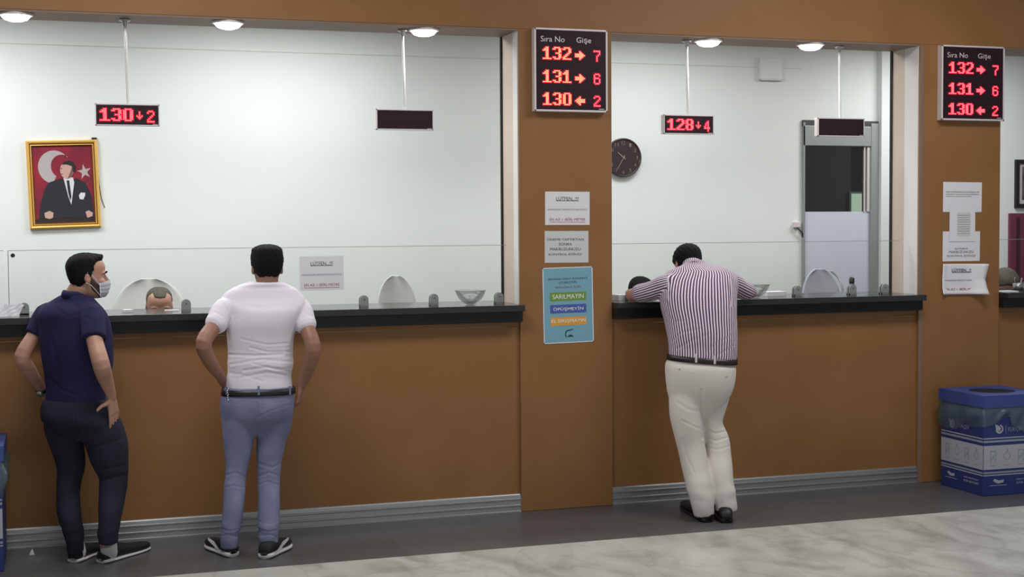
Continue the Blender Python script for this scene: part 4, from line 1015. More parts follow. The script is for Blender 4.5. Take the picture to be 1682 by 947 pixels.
# ---------------------------------------------------------------- man in the white t-shirt, seen from behind
def man_white():
    Y = -.50; base = on_floor(408, 905); t = person('person', 'person in white t-shirt, light blue jeans and black sneakers, back turned, at the left counter', (at(420, 640, Y).x, Y, 0))
    a = math.atan2(at(425, 550, Y).x, Y+CAMD)*.6
    hm = mk_head_matrix(at(439, 438, Y+.02), PI+.0-a*.5, .06, 0, 1.0)
    torso = [(640, 371, 480, Y, .66), (622, 372, 479, Y), (600, 374, 480, Y, .64), (575, 374, 481, Y, .64), (552, 373, 483, Y-.01), (530, 372, 489, Y-.015, .62), (512, 371, 497, Y-.01, .58), (500, 362, 502, Y-.005, .44), (491, 362, 500, Y, .38), (483, 367, 494, Y, .36), (476, 375, 488, Y, .36), (471, 385, 480, Y+.005, .42), (466, 398, 471, Y+.008, .60), (463, 411, 463, Y+.008, .8)]
    la = [(at(369, 507, Y-.01), .062), (at(358, 527, Y-.05), .055), (at(335, 561, Y-.13), .046), (at(343, 590, Y-.08), .041), (at(362, 618, Y+.0), .030), (at(368, 630, Y+.03), .026)]
    ra = [(at(493, 507, Y-.01), .062), (at(500, 528, Y-.05), .055), (at(514, 567, Y-.13), .046), (at(511, 592, Y-.10), .042), (at(501, 620, Y-.04), .034), (at(495, 632, Y-.02), .030)]
    # --- body
    bm = bmesh.new(); head_geo(bm, hm)
    tube(bm, [at(438, 500, Y+.03), at(438, 474, Y+.03), hm@V(0, .018, .07)], [.058, .060, .060], n=24)
    loft(bm, torso_rings(sil(torso[:-1], a, grow=-.014)))
    for A_ in (la, ra): tube(bm, [p for p, r in A_], [r-.002 if i > 1 else r-.012 for i, (p, r) in enumerate(A_)], n=20)
    hand_geo(bm, la[-1][0], V(.25, .35, -.9), V(.9, .1, .2), V(0, 1, .3), curl=(.3, .35, .4, .4))
    hand_geo(bm, ra[-1][0], V(-.10, .22, -1), V(-.8, .5, .1), V(0, -1, .0)*-1, curl=(.8, .85, .9, .95), scale=1.08)
    Lr = [(660, 372, 424, Y), (675, 364, 424, Y), (690, 363.5, 422, Y), (704, 364.5, 420.5, Y), (720, 365, 418, Y), (750, 369, 412, Y), (780, 370, 405, Y-.01), (800, 367, 404, Y-.03), (830, 366, 401, Y-.06), (860, 363, 397, Y-.08), (880, 361.5, 392.5, Y-.085), (899, 361, 393, Y-.08)]
    Rr = [(660, 422, 472, Y), (675, 422, 481, Y), (690, 422.5, 480, Y), (704, 422, 476, Y), (720, 421.5, 470, Y), (750, 421.5, 464, Y), (780, 422, 460.5, Y-.01), (800, 423, 460, Y-.03), (830, 423, 460, Y-.08), (860, 423, 459, Y-.13), (880, 424, 457, Y-.14), (900, 425, 457.5, Y-.13)]
    pel = [(714, 404, 438, Y, .8), (700, 384, 458, Y, .66), (686, 366, 478, Y, .64), (665, 362, 482, Y, .70), (650, 364, 482, Y, .68), (640, 366, 481, Y, .66), (633, 369, 480, Y, .65)]
    loft(bm, torso_rings(sil(pel, a, grow=-.014)))
    for rr in (Lr, Rr):
        p, r = legs(rr[:-1], -.016); tube(bm, p, r, n=20, sub=2)
    foot = [(on_floor(384, 915), on_floor(344, 897)), (on_floor(433, 918), on_floor(472, 897))]
    for (h_, e_), rr in zip(foot, (Lr, Rr)):
        p, r = legs(rr[-1:]); tube(bm, [p[0]+V(0, 0, .03), (h_*.8+e_*.2)+V(0, 0, .055), (h_*.35+e_*.65)+V(0, 0, .035)], [.040, .036, .026], n=16)
    me = finish_face(bake(bm, .0042, 5), hm); obj('body', me, M_skin_b, t)
    # --- head details
    hb = hair_geo(hm, dict(line=[.192, .190, .182, .160, .120, .085, .080, .080, .060, .040], thick=[.003, .008, .013, .014, .010], flat=.17, front=.010)); obj('hair', hb, M_hair, t, True)
    bb = hair_geo(hm, dict(line=[.3]*10, thick=[.004]*5)); bb.free()
    beard(t, hm); eyes(t, hm); eyebrows(t, hm)
    # --- t-shirt
    bm = bmesh.new(); loft(bm, torso_rings(sil([(645, 370, 481, Y, .69), (642, 369.5, 481.5, Y, .69)]+torso, a)))
    for A_ in (la, ra):
        e = A_[1][0]+(A_[2][0]-A_[1][0])*.10; tube(bm, [A_[0][0]+(at(432, 512, Y)-A_[0][0])*.30, A_[0][0], A_[1][0], e], [.060, .064, .061, .063], n=24, sub=3)
    me = bake(bm, .005, 5)
    v, nr = mverts(me)
    fold = [([(376, 582), (420, 584), (465, 581)], .006, .0060), ([(395, 556), (440, 566), (474, 563)], .005, .0035), ([(410, 570), (440, 578), (476, 577)], .005, .0050), ([(380, 598), (430, 590), (478, 594)], .006, .0045),
            ([(400, 608), (440, 602), (479, 610)], .006, .0055), ([(415, 596), (450, 606), (478, 604)], .005, .0045), ([(395, 620), (440, 611), (470, 616)], .006, .0040), ([(378, 612), (400, 616), (430, 626)], .006, .0030),
            ([(372, 505), (378, 530), (377, 560)], .006, .0030), ([(492, 505), (487, 530), (482, 555)], .006, .0030), ([(395, 500), (430, 507), (470, 500)], .012, .0025), ([(352, 512), (368, 520)], .005, .003), ([(500, 512), (512, 520)], .005, .003)]
    v = crease(v, nr, fold, Y-.13); me.update(); v = wrinkle(v, nr, 1.01, .10, .0030, 51, 8, 62); setv(me, v+nr*(vnoise(v, 26, 3)*.0014)[:, None]); obj('t_shirt', me, M_tee, t)
    # --- jeans
    bm = bmesh.new(); loft(bm, torso_rings(sil(pel, a, grow=.002)))
    for rr in (Lr, Rr):
        p, r = legs(rr, .0); tube(bm, p, r, n=24, sub=3, cap=False)
    me = bake(bm, .0055, 34, .6); v, nr = mverts(me)
    fold = [([(370, 800), (385, 797), (403, 801)], .005, .006), ([(371, 780), (388, 776), (404, 784)], .006, .005), ([(424, 782), (442, 776), (459, 781)], .006, .006), ([(423, 760), (446, 768), (462, 760)], .006, .005), ([(424, 796), (440, 790), (459, 797)], .005, .005),
            ([(363, 868), (378, 872), (392, 868)], .004, .005), ([(363, 880), (376, 877), (391, 882)], .004, .005), ([(425, 868), (440, 873), (456, 869)], .004, .005), ([(425, 880), (442, 877), (456, 882)], .004, .005), ([(424, 855), (444, 861), (457, 856)], .004, .004),
            ([(422, 662), (422, 690), (421, 720)], .006, .007), ([(405, 720), (412, 705), (421, 698)], .006, .004), ([(438, 722), (430, 706), (423, 698)], .006, .004), ([(425, 684), (450, 672), (478, 664)], .006, .003),
            ([(372, 672), (374, 700), (392, 708), (408, 700), (408, 668)], .0025, .0022), ([(372, 672), (408, 668)], .0025, .0022), ([(436, 668), (438, 700), (458, 706), (474, 696), (476, 664)], .0025, .0022), ([(436, 668), (476, 664)], .0025, .0022), ([(368, 660), (422, 668), (480, 656)], .0025, .0020)]
    v = crease(v, nr, fold, Y-.11); v = wrinkle(v, nr, .46, .10, .0028, 21); v = wrinkle(v, nr, .15, .06, .0042, 22, 40, 95); v = wrinkle(v, nr, .83, .06, .002, 23, 14, 50); setv(me, v+nr*(vnoise(v, 30, 5)*.0014)[:, None]); obj('jeans', me, M_jeans_light, t)
    s = sil([(646, 366.5, 481.5, Y, .68), (636, 368, 481, Y, .68)], a, grow=.006); bl = belt(t, s, M_belt, .035)
    for px in (373, 425, 476): patch_box('belt_loop', bl, px, 641, .012, .050, .004, M_jeans_light, t)
    bm = bmesh.new(); q = surf(bl, 374, 641)[0]+V(0, .004, 0)
    for k in range(8):
        bmesh.ops.create_icosphere(bm, subdivisions=1, radius=.0045, matrix=Matrix.Translation(q+V(.002*math.sin(k*2), -.012, .02-.010*k)))
    obj('key_chain', bm, M_chrome, t, True)
    for h_, e_ in foot: shoe(t, h_, e_, M_shoe_black, M_sole_white, w=.050, h=.098, mark=True, sole_h=.030)
    return t
def beard(t, M, m=None):
    bm = bmesh.new(); n = 64; rings = []
    for z in np.linspace(.0015, .112, 34):
        r = []
        for i in range(n):
            q = 2*PI*i/n; a = abs(((math.degrees(q)+180) % 360)-180)
            top = np.interp(a, [0, 12, 22, 34, 50, 70, 84, 92], [.046, .046, .062, .058, .066, .082, .112, .112]); bot = np.interp(a, [0, 60, 92], [.0, .004, .045])
            w_ = sm(top+.006, top-.002, z)*sm(bot-.004, bot+.004, z)*sm(96, 88, a)
            r.append(M@head_pt(z, q, -.007+.0105*w_))
        rings.append(r)
    loft(bm, rings); bmesh.ops.recalc_face_normals(bm, faces=bm.faces); obj('beard', bm, m or M_beard, t, True)
man_white()

# ---------------------------------------------------------------- man in the navy polo shirt, three-quarter back view, head in profile
def man_polo():
    Y = -.42; t = person('person', 'person in navy polo shirt and white face mask, hands on hips, at the far left', (at(128, 640, Y).x, Y, 0))
    a = .70; rg = V(math.cos(a), -math.sin(a), 0); fd = V(math.sin(a), math.cos(a), 0)
    hm = mk_head_matrix(at(141.5, 453, Y), PI-1.42, .02, 0, 1.0)
    torso = [(664, 76, 172, Y, .66), (645, 77, 172, Y, .66), (618, 76, 178, Y, .66), (595, 72, 183, Y, .66), (570, 68, 183, Y, .64), (551, 67, 182, Y, .62), (532, 66, 179, Y, .58), (516, 64, 174, Y, .54), (505, 70, 167, Y, .50), (497, 80, 160, Y, .48), (491, 89, 155, Y, .52), (486, 97, 150, Y, .68), (483, 102, 147, Y+.01, .85)]
    la = [(at(76, 517, Y+.16), .060), (at(58, 548, Y+.14), .052), (at(37, 585, Y+.10), .045), (at(47, 606, Y+.14), .041), (at(63, 630, Y+.20), .031), (at(71, 643, Y+.22), .027)]
    ra = [(at(150, 517, Y-.13), .064), (at(154, 552, Y-.21), .055), (at(165, 594, Y-.30), .047), (at(171, 615, Y-.25), .044), (at(180, 640, Y-.19), .032), (at(183, 651, Y-.17), .028)]
    Lr = [(675, 72, 130, Y+.06), (700, 71, 133, Y+.06), (716, 76, 136, Y+.06), (731, 82, 139, Y+.05), (750, 89, 141, Y+.05), (770, 93, 140, Y+.05), (786, 94, 135, Y+.05), (809, 92, 132, Y+.03), (835, 92, 133, Y+.0), (854, 97, 135, Y-.02), (873, 104, 139, Y-.03), (892, 108, 138, Y-.03), (907, 109, 138, Y-.02)]
    Rr = [(672, 126, 184, Y-.06), (690, 128, 195, Y-.06), (705, 132, 203, Y-.06), (720, 137, 208, Y-.05), (731, 141, 211, Y-.05), (750, 147, 212, Y-.05), (770, 157, 212, Y-.05), (786, 163, 211, Y-.05), (809, 162, 207, Y-.07), (835, 161, 203, Y-.11), (854, 161, 199, Y-.13), (873, 160, 196, Y-.14), (893, 161, 195, Y-.14)]
    pel = [(722, 112, 170, Y, .8), (708, 92, 186, Y, .76), (692, 74, 194, Y, .76), (680, 69, 188, Y, .76), (667, 70, 180, Y, .72), (655, 74, 174, Y, .68)]
    bm = bmesh.new(); head_geo(bm, hm)
    tube(bm, [at(124, 515, Y+.02), at(125, 488, Y+.02), hm@V(0, .022, .065)], [.056, .062, .060], n=24)
    loft(bm, torso_rings(sil(torso[:-1], a, grow=-.014)))
    for A_ in (la, ra): tube(bm, [p for p, r in A_], [r-.002 if i > 1 else r-.012 for i, (p, r) in enumerate(A_)], n=20)
    # right hand on the hip, thumb to the back, fingers down and round to the front
    hand_geo(bm, ra[-1][0], V(.12, .20, -.95), V(-.75, .65, -.1), V(-1, -.55, 0), curl=(.12, .14, .16, .2), thumb=(.10, 1.0), spread=.03, scale=1.02)
    hand_geo(bm, la[-1][0], V(.55, .45, -.55), V(.45, -.85, -.2), V(0, .2, 1), curl=(.3, .32, .34, .36), thumb=(.5, .8))
    loft(bm, torso_rings(sil(pel, a, grow=-.014)))
    for rr in (Lr, Rr):
        p, r = legs(rr[:-1], -.016); tube(bm, p, r, n=20, sub=2)
    foot = [(on_floor(120, 924), on_floor(162, 903)), (on_floor(165, 925), on_floor(243, 900))]
    for (h_, e_), rr in zip(foot, (Lr, Rr)):
        p, r = legs(rr[-1:]); tube(bm, [p[0]+V(0, 0, .03), (h_*.82+e_*.18)+V(0, 0, .055), (h_*.35+e_*.65)+V(0, 0, .035)], [.040, .036, .026], n=16)
    me = finish_face(bake(bm, .0042, 5), hm); obj('body', me, M_skin_a, t)
    obj('hair', hair_geo(hm, dict(line=[.204, .204, .202, .198, .184, .120, .090, .074, .058, .044], thick=[.003, .006, .010, .012, .010], front=.014)), M_hair, t, True)
    beard(t, hm); eyes(t, hm); eyebrows(t, hm)
    # surgical mask: pleated shell from the nose bridge to under the chin
    bm = bmesh.new(); n, mrow = 28, 20; G = []
    for k in range(mrow+1):
        v = k/mrow; r_ = []
        for i in range(n+1):
            u = i/n*2-1; q = math.radians(66)*u; z = (.004+.006*u*u)+(.098-.020*abs(u)**1.5-.004)*v
            off = .013+.012*math.cos(u*PI/2)*math.sin(PI*(.12+.80*v))+.008*math.exp(-(u/.22)**2)*sm(.35, .8, v)*1.3+.0012*math.sin(v*PI*8)
            p = head_pt(z, q, 0); c = V(0, .0, .05); d = V(math.sin(q), -math.cos(q), 0); 
            if v < .12: off += 0
            r_.append(p+d*off)
        G.append(r_)
    vo = [[bm.verts.new(hm@p) for p in r] for r in G]
    fs = [bm.faces.new((vo[k][i], vo[k][i+1], vo[k+1][i+1], vo[k+1][i])) for k in range(mrow) for i in range(n)]
    bmesh.ops.solidify(bm, geom=fs, thickness=.0016); bmesh.ops.recalc_face_normals(bm, faces=bm.faces)
    mk = obj('face_mask', bm, M_mask, t, True)
    for s in (-1, 1):
        bm = bmesh.new(); tube(bm, [hm@(G[mrow-2][n if s > 0 else 0]), hm@V(s*.079, -.02, .118), hm@V(s*.084, .012, .140)], .0016, n=6); tube(bm, [hm@(G[2][n if s > 0 else 0]), hm@V(s*.076, -.01, .070), hm@V(s*.084, .020, .085)], .0016, n=6)
        obj('ear_loop', bm, M_mask, mk, True)
    # polo
    bm = bmesh.new(); loft(bm, torso_rings(sil([(668, 75.5, 172.5, Y, .68)]+torso, a, grow=.001)))
    for A_, f_, w_ in ((la, .02, .055), (ra, .06, .064)):
        e = A_[1][0]+(A_[2][0]-A_[1][0])*f_; tube(bm, [A_[0][0]+(at(122, 520, Y)-A_[0][0])*.30, A_[0][0], A_[1][0], e], [.062, .066, w_, w_+.003], n=24, sub=3)
    me = bake(bm, .0055, 34, .6); v, nr = mverts(me)
    fold = [([(80, 620), (100, 640), (130, 650)], .007, .005), ([(85, 560), (95, 600), (92, 640)], .009, .004), ([(128, 500), (130, 530), (134, 560)], .006, .006), ([(78, 505), (76, 535), (72, 560)], .006, .004), ([(150, 590), (130, 610), (110, 640)], .010, .004), ([(176, 600), (150, 630), (130, 655)], .008, .004),
            ([(92, 505), (110, 520), (128, 516)], .008, .003), ([(140, 520), (155, 528), (168, 522)], .006, .003), ([(170, 560), (178, 590), (172, 620)], .006, .003)]
    v = crease(v, nr, fold, Y-.13); v = wrinkle(v, nr, .95, .10, .003, 71, 14, 35); setv(me, v+nr*(vnoise(v, 22, 8)*.0016)[:, None]); obj('polo_shirt', me, M_polo, t)
    # collar: a folded band round the neck
    bm = bmesh.new(); c0 = at(124.5, 488, Y+.01); R1 = []
    for k, (r_, dz, dd) in enumerate(((.080, -.008, 0), (.073, .020, 0), (.066, .034, 0), (.064, .030, 0), (.066, -.005, 0))):
        R1.append([c0+V(r_*1.0*math.cos(q), r_*.98*math.sin(q), dz-.020*max(0, math.cos(q-PI/2+a))**2+.006*math.cos(q-PI)) for q in [2*PI*i/40 for i in range(40)]])
    vr = [[bm.verts.new(p) for p in r] for r in R1]
    for k in range(5):
        l = (k+1) % 5
        for i in range(40): j = (i+1) % 40; bm.faces.new((vr[k][i], vr[k][j], vr[l][j], vr[l][i]))
    bmesh.ops.recalc_face_normals(bm, faces=bm.faces); obj('collar', bm, M_polo, t, True)
    # jeans
    bm = bmesh.new(); loft(bm, torso_rings(sil(pel, a, grow=.002)))
    for rr in (Lr, Rr):
        p, r = legs(rr, .0); tube(bm, p, r, n=24, sub=3, cap=False)
    me = bake(bm, .0055, 34, .6); v, nr = mverts(me)
    fold = [([(92, 800), (110, 796), (130, 801)], 0.006, 0.006), ([(95, 782), (115, 778), (134, 784)], 0.006, 0.005), ([(160, 790), (185, 784), (210, 778)], 0.007, 0.006), ([(162, 770), (185, 768), (211, 762)], 0.007, 0.005), ([(139, 744), (132, 720), (124, 700)], 0.007, 0.008), ([(124, 700), (121, 670)], 0.004, 0.004), ([(85, 678), (87, 704), (100, 712), (116, 704), (116, 676)], 0.003, 0.003), ([(136, 680), (140, 706), (156, 714), (172, 702), (170, 680)], 0.003, 0.003), ([(150, 735), (180, 728), (208, 716)], 0.007, 0.004), ([(95, 735), (115, 730), (135, 722)], 0.007, 0.004)]
    v = crease(v, nr, fold, Y-.1); v = wrinkle(v, nr, .45, .10, .003, 31); v = wrinkle(v, nr, .16, .07, .0045, 32, 40, 90); setv(me, v+nr*(vnoise(v, 28, 9)*.0015)[:, None]); obj('jeans', me, M_jeans_dark, t)
    # watch on the far wrist
    bm = bmesh.new(); w0, w1_ = la[-2][0], la[-1][0]; ax = (w1_-w0).normalized(); c = w0+(w1_-w0)*.8; u = ax.orthogonal().normalized(); vv = ax.cross(u)
    R2 = []
    for r_, h_ in ((.030, -.010), (.033, -.009), (.033, .009), (.030, .010)): R2.append([c+ax*h_+(u*math.cos(q)+vv*math.sin(q))*r_ for q in [2*PI*i/28 for i in range(28)]])
    vr = [[bm.verts.new(p) for p in r] for r in R2]
    for k in range(4):
        l = (k+1) % 4
        for i in range(28): j = (i+1) % 28; bm.faces.new((vr[k][i], vr[k][j], vr[l][j], vr[l][i]))
    bmesh.ops.recalc_face_normals(bm, faces=bm.faces); wt = obj('watch_strap', bm, M_belt, t, True)
    d = V(-.6, -.75, .3).normalized(); d = (d-ax*d.dot(ax)).normalized(); bm = bmesh.new(); q_ = d.to_track_quat('Z', 'Y').to_matrix().to_4x4()
    lathe(bm, [(.016, 0), (.018, .003), (.017, .008)], (0, 0, 0), 20); bmesh.ops.transform(bm, verts=bm.verts, matrix=Matrix.Translation(c+d*.031) @ q_); obj('watch_case', bm, M_steel, wt, True)
    for f_, rr in zip(foot, (Lr, Rr)): sock(t, rr, *f_, M_paper_grey)
    shoe(t, *foot[0], M_shoe_black, M_sole_white, w=.050, h=.092, sole_h=.018); shoe(t, *foot[1], M_shoe_black, M_sole_white, w=.050, h=.092, sole_h=.018)
man_polo()

# ---------------------------------------------------------------- man in the striped shirt leaning on the counter
def man_stripe():
    Y = -.52; t = person('person', 'person in striped shirt and white trousers leaning with both elbows on the counter', (at(1150, 700, Y).x, Y, 0))
    a = math.atan2(at(1150, 550, Y).x, Y+CAMD)*.9
    yy = lambda y: np.interp(y, [430, 450, 480, 520, 560, 590], [-.20, -.24, -.32, -.42, -.49, -.52])
    torso = [(600, 1110, 1196, .66), (592, 1105, 1202, .70), (588, 1104, 1203, .70), (577, 1103.5, 1204.5, .70), (562, 1102, 1204.5, .72), (542, 1099.5, 1204.5, .74), (522, 1096, 1203.5, .74), (502, 1091, 1203.5, .70), (484, 1089, 1204, .62), (470, 1088, 1206, .52), (458, 1092, 1204, .44), (450, 1100, 1200, .40), (444, 1112, 1190, .40), (438, 1123, 1168, .55), (433, 1127, 1158, .8)]
    torso = [(y, xl, xr, yy(y), k) for y, xl, xr, k in torso]
    hm = mk_head_matrix(at(1130, 433, -.10), PI-a+.28, .62, -.08, 1.0)
    zt = ZC+.040
    le = at(1037, 490, -.085); re = at(1233, 484, -.085); le.z = 1.352; re.z = 1.352
    la = [(at(1096, 466, -.27), .064), (at(1072, 477, -.20), .056), (le, .043), (le+V(.09, .05, -.002), .040), (le+V(.19, .10, -.008), .029), (le+V(.215, .112, -.008), .026)]
    ra = [(at(1199, 463, -.28), .062), (at(1216, 474, -.20), .054), (re, .043), (re+V(-.10, .03, -.002), .040), (re+V(-.20, .05, -.008), .029), (re+V(-.225, .055, -.008), .026)]
    Yf = -.55
    Lr = [(625, 1105, 1156, Y+.01), (650, 1100.5, 1154, Y+.01), (672, 1102, 1153, Y), (695, 1105.5, 1154, Y), (722, 1110.5, 1155.5, Y), (749, 1118, 1159, Y-.02), (776, 1124, 1162.5, Y-.05), (797, 1129, 1168, Y-.08), (817, 1134, 1171, Y-.10), (832, 1138, 1171.5, Y-.11), (846, 1141, 1172, Y-.11)]
    Rr = [(625, 1150, 1198, Y+.01), (650, 1150, 1196, Y+.01), (672, 1152.5, 1190, Y), (695, 1152, 1186, Y), (722, 1158, 1195.5, Y), (749, 1161, 1199.5, Y-.02), (776, 1162, 1202, Y-.06), (797, 1167, 1204, Y-.09), (817, 1172, 1208, Y-.11), (828, 1176, 1208.5, Y-.12), (838, 1176, 1209, Y-.12)]
    pel = [(684, 1136, 1166, Y, .8), (668, 1116, 1178, Y, .70), (650, 1102, 1193, Y, .68), (628, 1099, 1200.5, Y, .74), (606, 1098, 1203, Y, .74), (597, 1100, 1202.5, Y, .71), (591, 1106, 1199, Y, .68)]
    bm = bmesh.new(); head_geo(bm, hm)
    tube(bm, [at(1142, 462, -.24), at(1141, 444, -.20), hm@V(0, .03, .065)], [.056, .062, .058], n=24)
    lean = lambda y: np.interp(y, [430, 480, 540, 590], [.75, .55, .35, .05])
    loft(bm, torso_rings(sil(torso[:-1], a, grow=-.014, lean=lean)))
    for A_ in (la, ra): tube(bm, [p for p, r in A_], [r-.002 if i > 1 else r-.012 for i, (p, r) in enumerate(A_)], n=20)
    hand_geo(bm, la[-1][0], V(.98, .12, .05), V(.1, .1, -1), V(.7, -.7, 0), curl=(.2, .22, .25, .3))
    hand_geo(bm, ra[-1][0], V(-.98, -.02, .06), V(-.1, .1, -1), V(-.5, -.8, 0), curl=(.2, .22, .25, .3))
    loft(bm, torso_rings(sil(pel, a, grow=-.014)))
    for rr in (Lr, Rr):
        p, r = legs(rr[:-1], -.02); tube(bm, p, r, n=20, sub=2)
    foot = [(on_floor(1163, 858), on_floor(1124, 832)), (on_floor(1194, 859), on_floor(1178, 834))]
    for (h_, e_), rr in zip(foot, (Lr, Rr)):
        p, r = legs(rr[-1:]); tube(bm, [p[0]+V(0, 0, .03), (h_*.82+e_*.18)+V(0, 0, .055), (h_*.35+e_*.65)+V(0, 0, .035)], [.036, .034, .026], n=16)
    me = finish_face(bake(bm, .0042, 5), hm); obj('body', me, M_skin_c, t)
    obj('hair', hair_geo(hm, dict(line=[.196, .194, .184, .166, .130, .095, .088, .074, .052, .036], thick=[.005, .009, .013, .014, .012], front=.012)), M_hair, t, True)
    eyes(t, hm); eyebrows(t, hm)
    # shirt with sleeves to just above the elbow
    bm = bmesh.new(); loft(bm, torso_rings(sil(torso, a, grow=.002, lean=lean)))
    for A_ in (la, ra):
        e = A_[1][0]+(A_[2][0]-A_[1][0])*.62; tube(bm, [A_[0][0]+(at(1147, 478, -.30)-A_[0][0])*.30, A_[0][0], A_[1][0], e], [.062, .066, .064, .060], n=24, sub=3)
    me = bake(bm, .0055, 34, .6); v, nr = mverts(me)
    fold = [([(1105, 560), (1120, 545), (1150, 540)], .007, .007), ([(1112, 575), (1135, 560), (1165, 548)], .008, .005), ([(1098, 520), (1108, 528), (1125, 526)], .006, .006), ([(1160, 578), (1180, 560), (1203, 550)], .008, .005), ([(1170, 585), (1190, 575), (1204, 565)], .006, .005), ([(1098, 458), (1100, 480), (1098, 500)], .005, .006), ([(1200, 458), (1199, 480), (1202, 502)], .005, .006),
            ([(1140, 452), (1144, 480), (1140, 520)], .010, .004), ([(1060, 478), (1080, 472), (1098, 476)], .006, .004), ([(1062, 492), (1080, 490), (1096, 496)], .006, .005), ([(1215, 470), (1208, 485), (1206, 500)], .005, .004)]
    v2 = crease(v, nr, fold, Y+.06); v2 = wrinkle(v2, nr, 1.02, .10, .0035, 61, 12, 45); setv(me, v2+nr*(vnoise(v, 24, 12)*.0018)[:, None])
    bx = np.array(world_loc(t)); z0 = at(1150, 588, Y).z
    def tilt(q, w): q = q.copy(); q[:, 2] -= ((q-bx)[:, 0]*math.cos(a)-(q-bx)[:, 1]*math.sin(a))*.075*w; return q
    q_, _ = mverts(me); setv(me, tilt(q_, np.clip((z0+.16-q_[:, 2])/.12, 0, 1)))
    # cloth coordinates: across the back on the trunk, across the arm on the sleeves
    N = len(v); u = np.zeros(N); w_ = np.zeros(N); rgn = np.array((math.cos(a), -math.sin(a), 0)); c0 = np.array(at(1150, 520, yy(520)))
    zz_ = np.array([at((r[1]+r[2])/2, r[0], r[3]).z for r in torso]); xx_ = np.array([at((r[1]+r[2])/2, r[0], r[3]).x for r in torso]); yc_ = np.array([r[3] for r in torso])
    cx_, cy_ = np.interp(v[:, 2], zz_, xx_), np.interp(v[:, 2], zz_, yc_); dx_, dy_ = v[:, 0]-cx_, v[:, 1]-cy_
    l_ = dx_*math.cos(a)-dy_*math.sin(a); f_ = dx_*math.sin(a)+dy_*math.cos(a); u[:] = np.arctan2(l_, np.maximum(-f_, -1)+.10)*.215; w_[:] = v[:, 2]*1.08
    lx = float(np.dot(np.array(at(1096, 478, -.3))-c0, rgn)); rx = float(np.dot(np.array(at(1201, 478, -.3))-c0, rgn)); lat = (v-c0)@rgn
    for A_, side in ((la, -1), (ra, 1)):
        p0, p1, p2 = [np.array(A_[i][0]) for i in (0, 1, 2)]
        ax = (p2-p0)/np.linalg.norm(p2-p0); e1 = np.cross(ax, (0, 0, 1)); e1 /= np.linalg.norm(e1); e2 = np.cross(ax, e1)
        sel = (lat < lx+.0) if side < 0 else (lat > rx-.0); dist = np.minimum(seg_dist(v, p0, p1)[0], seg_dist(v, p1, p2)[0]); sel &= dist < .082
        d = v-p0; th = np.arctan2(d@e1, d@e2); u[sel] = (th*.058)[sel]; w_[sel] = (d@ax)[sel]
    for nm, arr in (('cloth_u', u), ('cloth_v', w_)):
        at_ = me.attributes.new(nm, 'FLOAT', 'POINT'); at_.data.foreach_set('value', (arr+5).astype(np.float32))
    shirt = obj('shirt', me, M_stripe, t)
    # collar
    bm = bmesh.new(); c0 = at(1140, 441, -.195); R1 = []; ax = (hm@V(0, .03, .065)-at(1142, 462, -.24)).normalized(); uu = V(math.cos(a), -math.sin(a), 0); vv = ax.cross(uu)
    for r_, dz in ((.078, -.012), (.072, .018), (.066, .036), (.064, .032), (.066, -.01)): R1.append([c0+uu*(r_*math.cos(q))+vv*(r_*math.sin(q))+ax*dz for q in [2*PI*i/40 for i in range(40)]])
    vr = [[bm.verts.new(p) for p in r] for r in R1]
    for k in range(5):
        l = (k+1) % 5
        for i in range(40): j = (i+1) % 40; bm.faces.new((vr[k][i], vr[k][j], vr[l][j], vr[l][i]))
    bmesh.ops.recalc_face_normals(bm, faces=bm.faces); bmesh.ops.subdivide_edges(bm, edges=bm.edges, cuts=2, use_grid_fill=True)
    co = obj('collar', bm, M_stripe, t, True)
    va = np.empty(len(co.data.vertices)*3); co.data.vertices.foreach_get('co', va); va = va.reshape(-1, 3)+np.array(world_loc(t))-np.array(c0)
    th = np.arctan2(va@np.array(vv), va@np.array(uu))*.07
    for nm, arr in (('cloth_u', th), ('cloth_v', va@np.array(ax))):
        at_ = co.data.attributes.new(nm, 'FLOAT', 'POINT'); at_.data.foreach_set('value', (arr+5).astype(np.float32))
    # trousers
    bm = bmesh.new(); loft(bm, torso_rings(sil(pel, a, grow=.002)))
    for rr in (Lr, Rr):
        p, r = legs(rr, .0); tube(bm, p, r, n=24, sub=3, cap=False)
    me = bake(bm, .0055, 34, .6); v, nr = mverts(me)
    fold = [([(1152, 640), (1153, 668), (1154, 720)], 0.007, 0.009), ([(1120, 690), (1140, 700), (1156, 706)], 0.006, 0.004), ([(1112, 660), (1130, 672), (1152, 676)], 0.008, 0.004), ([(1160, 705), (1175, 712), (1192, 708)], 0.006, 0.006), ([(1160, 718), (1176, 724), (1195, 718)], 0.006, 0.006), ([(1163, 735), (1180, 738), (1198, 732)], 0.006, 0.004), ([(1120, 720), (1128, 750), (1140, 775)], 0.008, 0.004), ([(1107, 610), (1140, 614)], 0.0022, 0.003), ([(1182, 616), (1202, 619)], 0.0022, 0.003)]
    v = crease(v, nr, fold, Y-.1); v = wrinkle(v, nr, .17, .08, .0042, 41, 38, 78); v = wrinkle(v, nr, .50, .20, .0045, 42, 30, 38); setv(me, v+nr*(vnoise(v, 24, 15)*.0022)[:, None]); q_, _ = mverts(me); setv(me, tilt(q_, np.clip((q_[:, 2]-z0+.14)/.12, 0, 1))); tr_ = obj('trousers', me, M_trouser, t)
    # belt follows the tilted waistline: low on the right
    s = sil([(592, 1102, 1203.5, Y, .71), (583, 1103, 1203.5, Y, .71)], a, grow=.003)
    tl = lambda c: c
    bl = belt(t, s, M_belt_brown, .035, grow=.005)
    meb = bl.data; off = world_loc(t)
    for vtx in meb.vertices: lat = (vtx.co.x)*math.cos(a)-(vtx.co.y)*math.sin(a); vtx.co.z -= .075*lat+.004
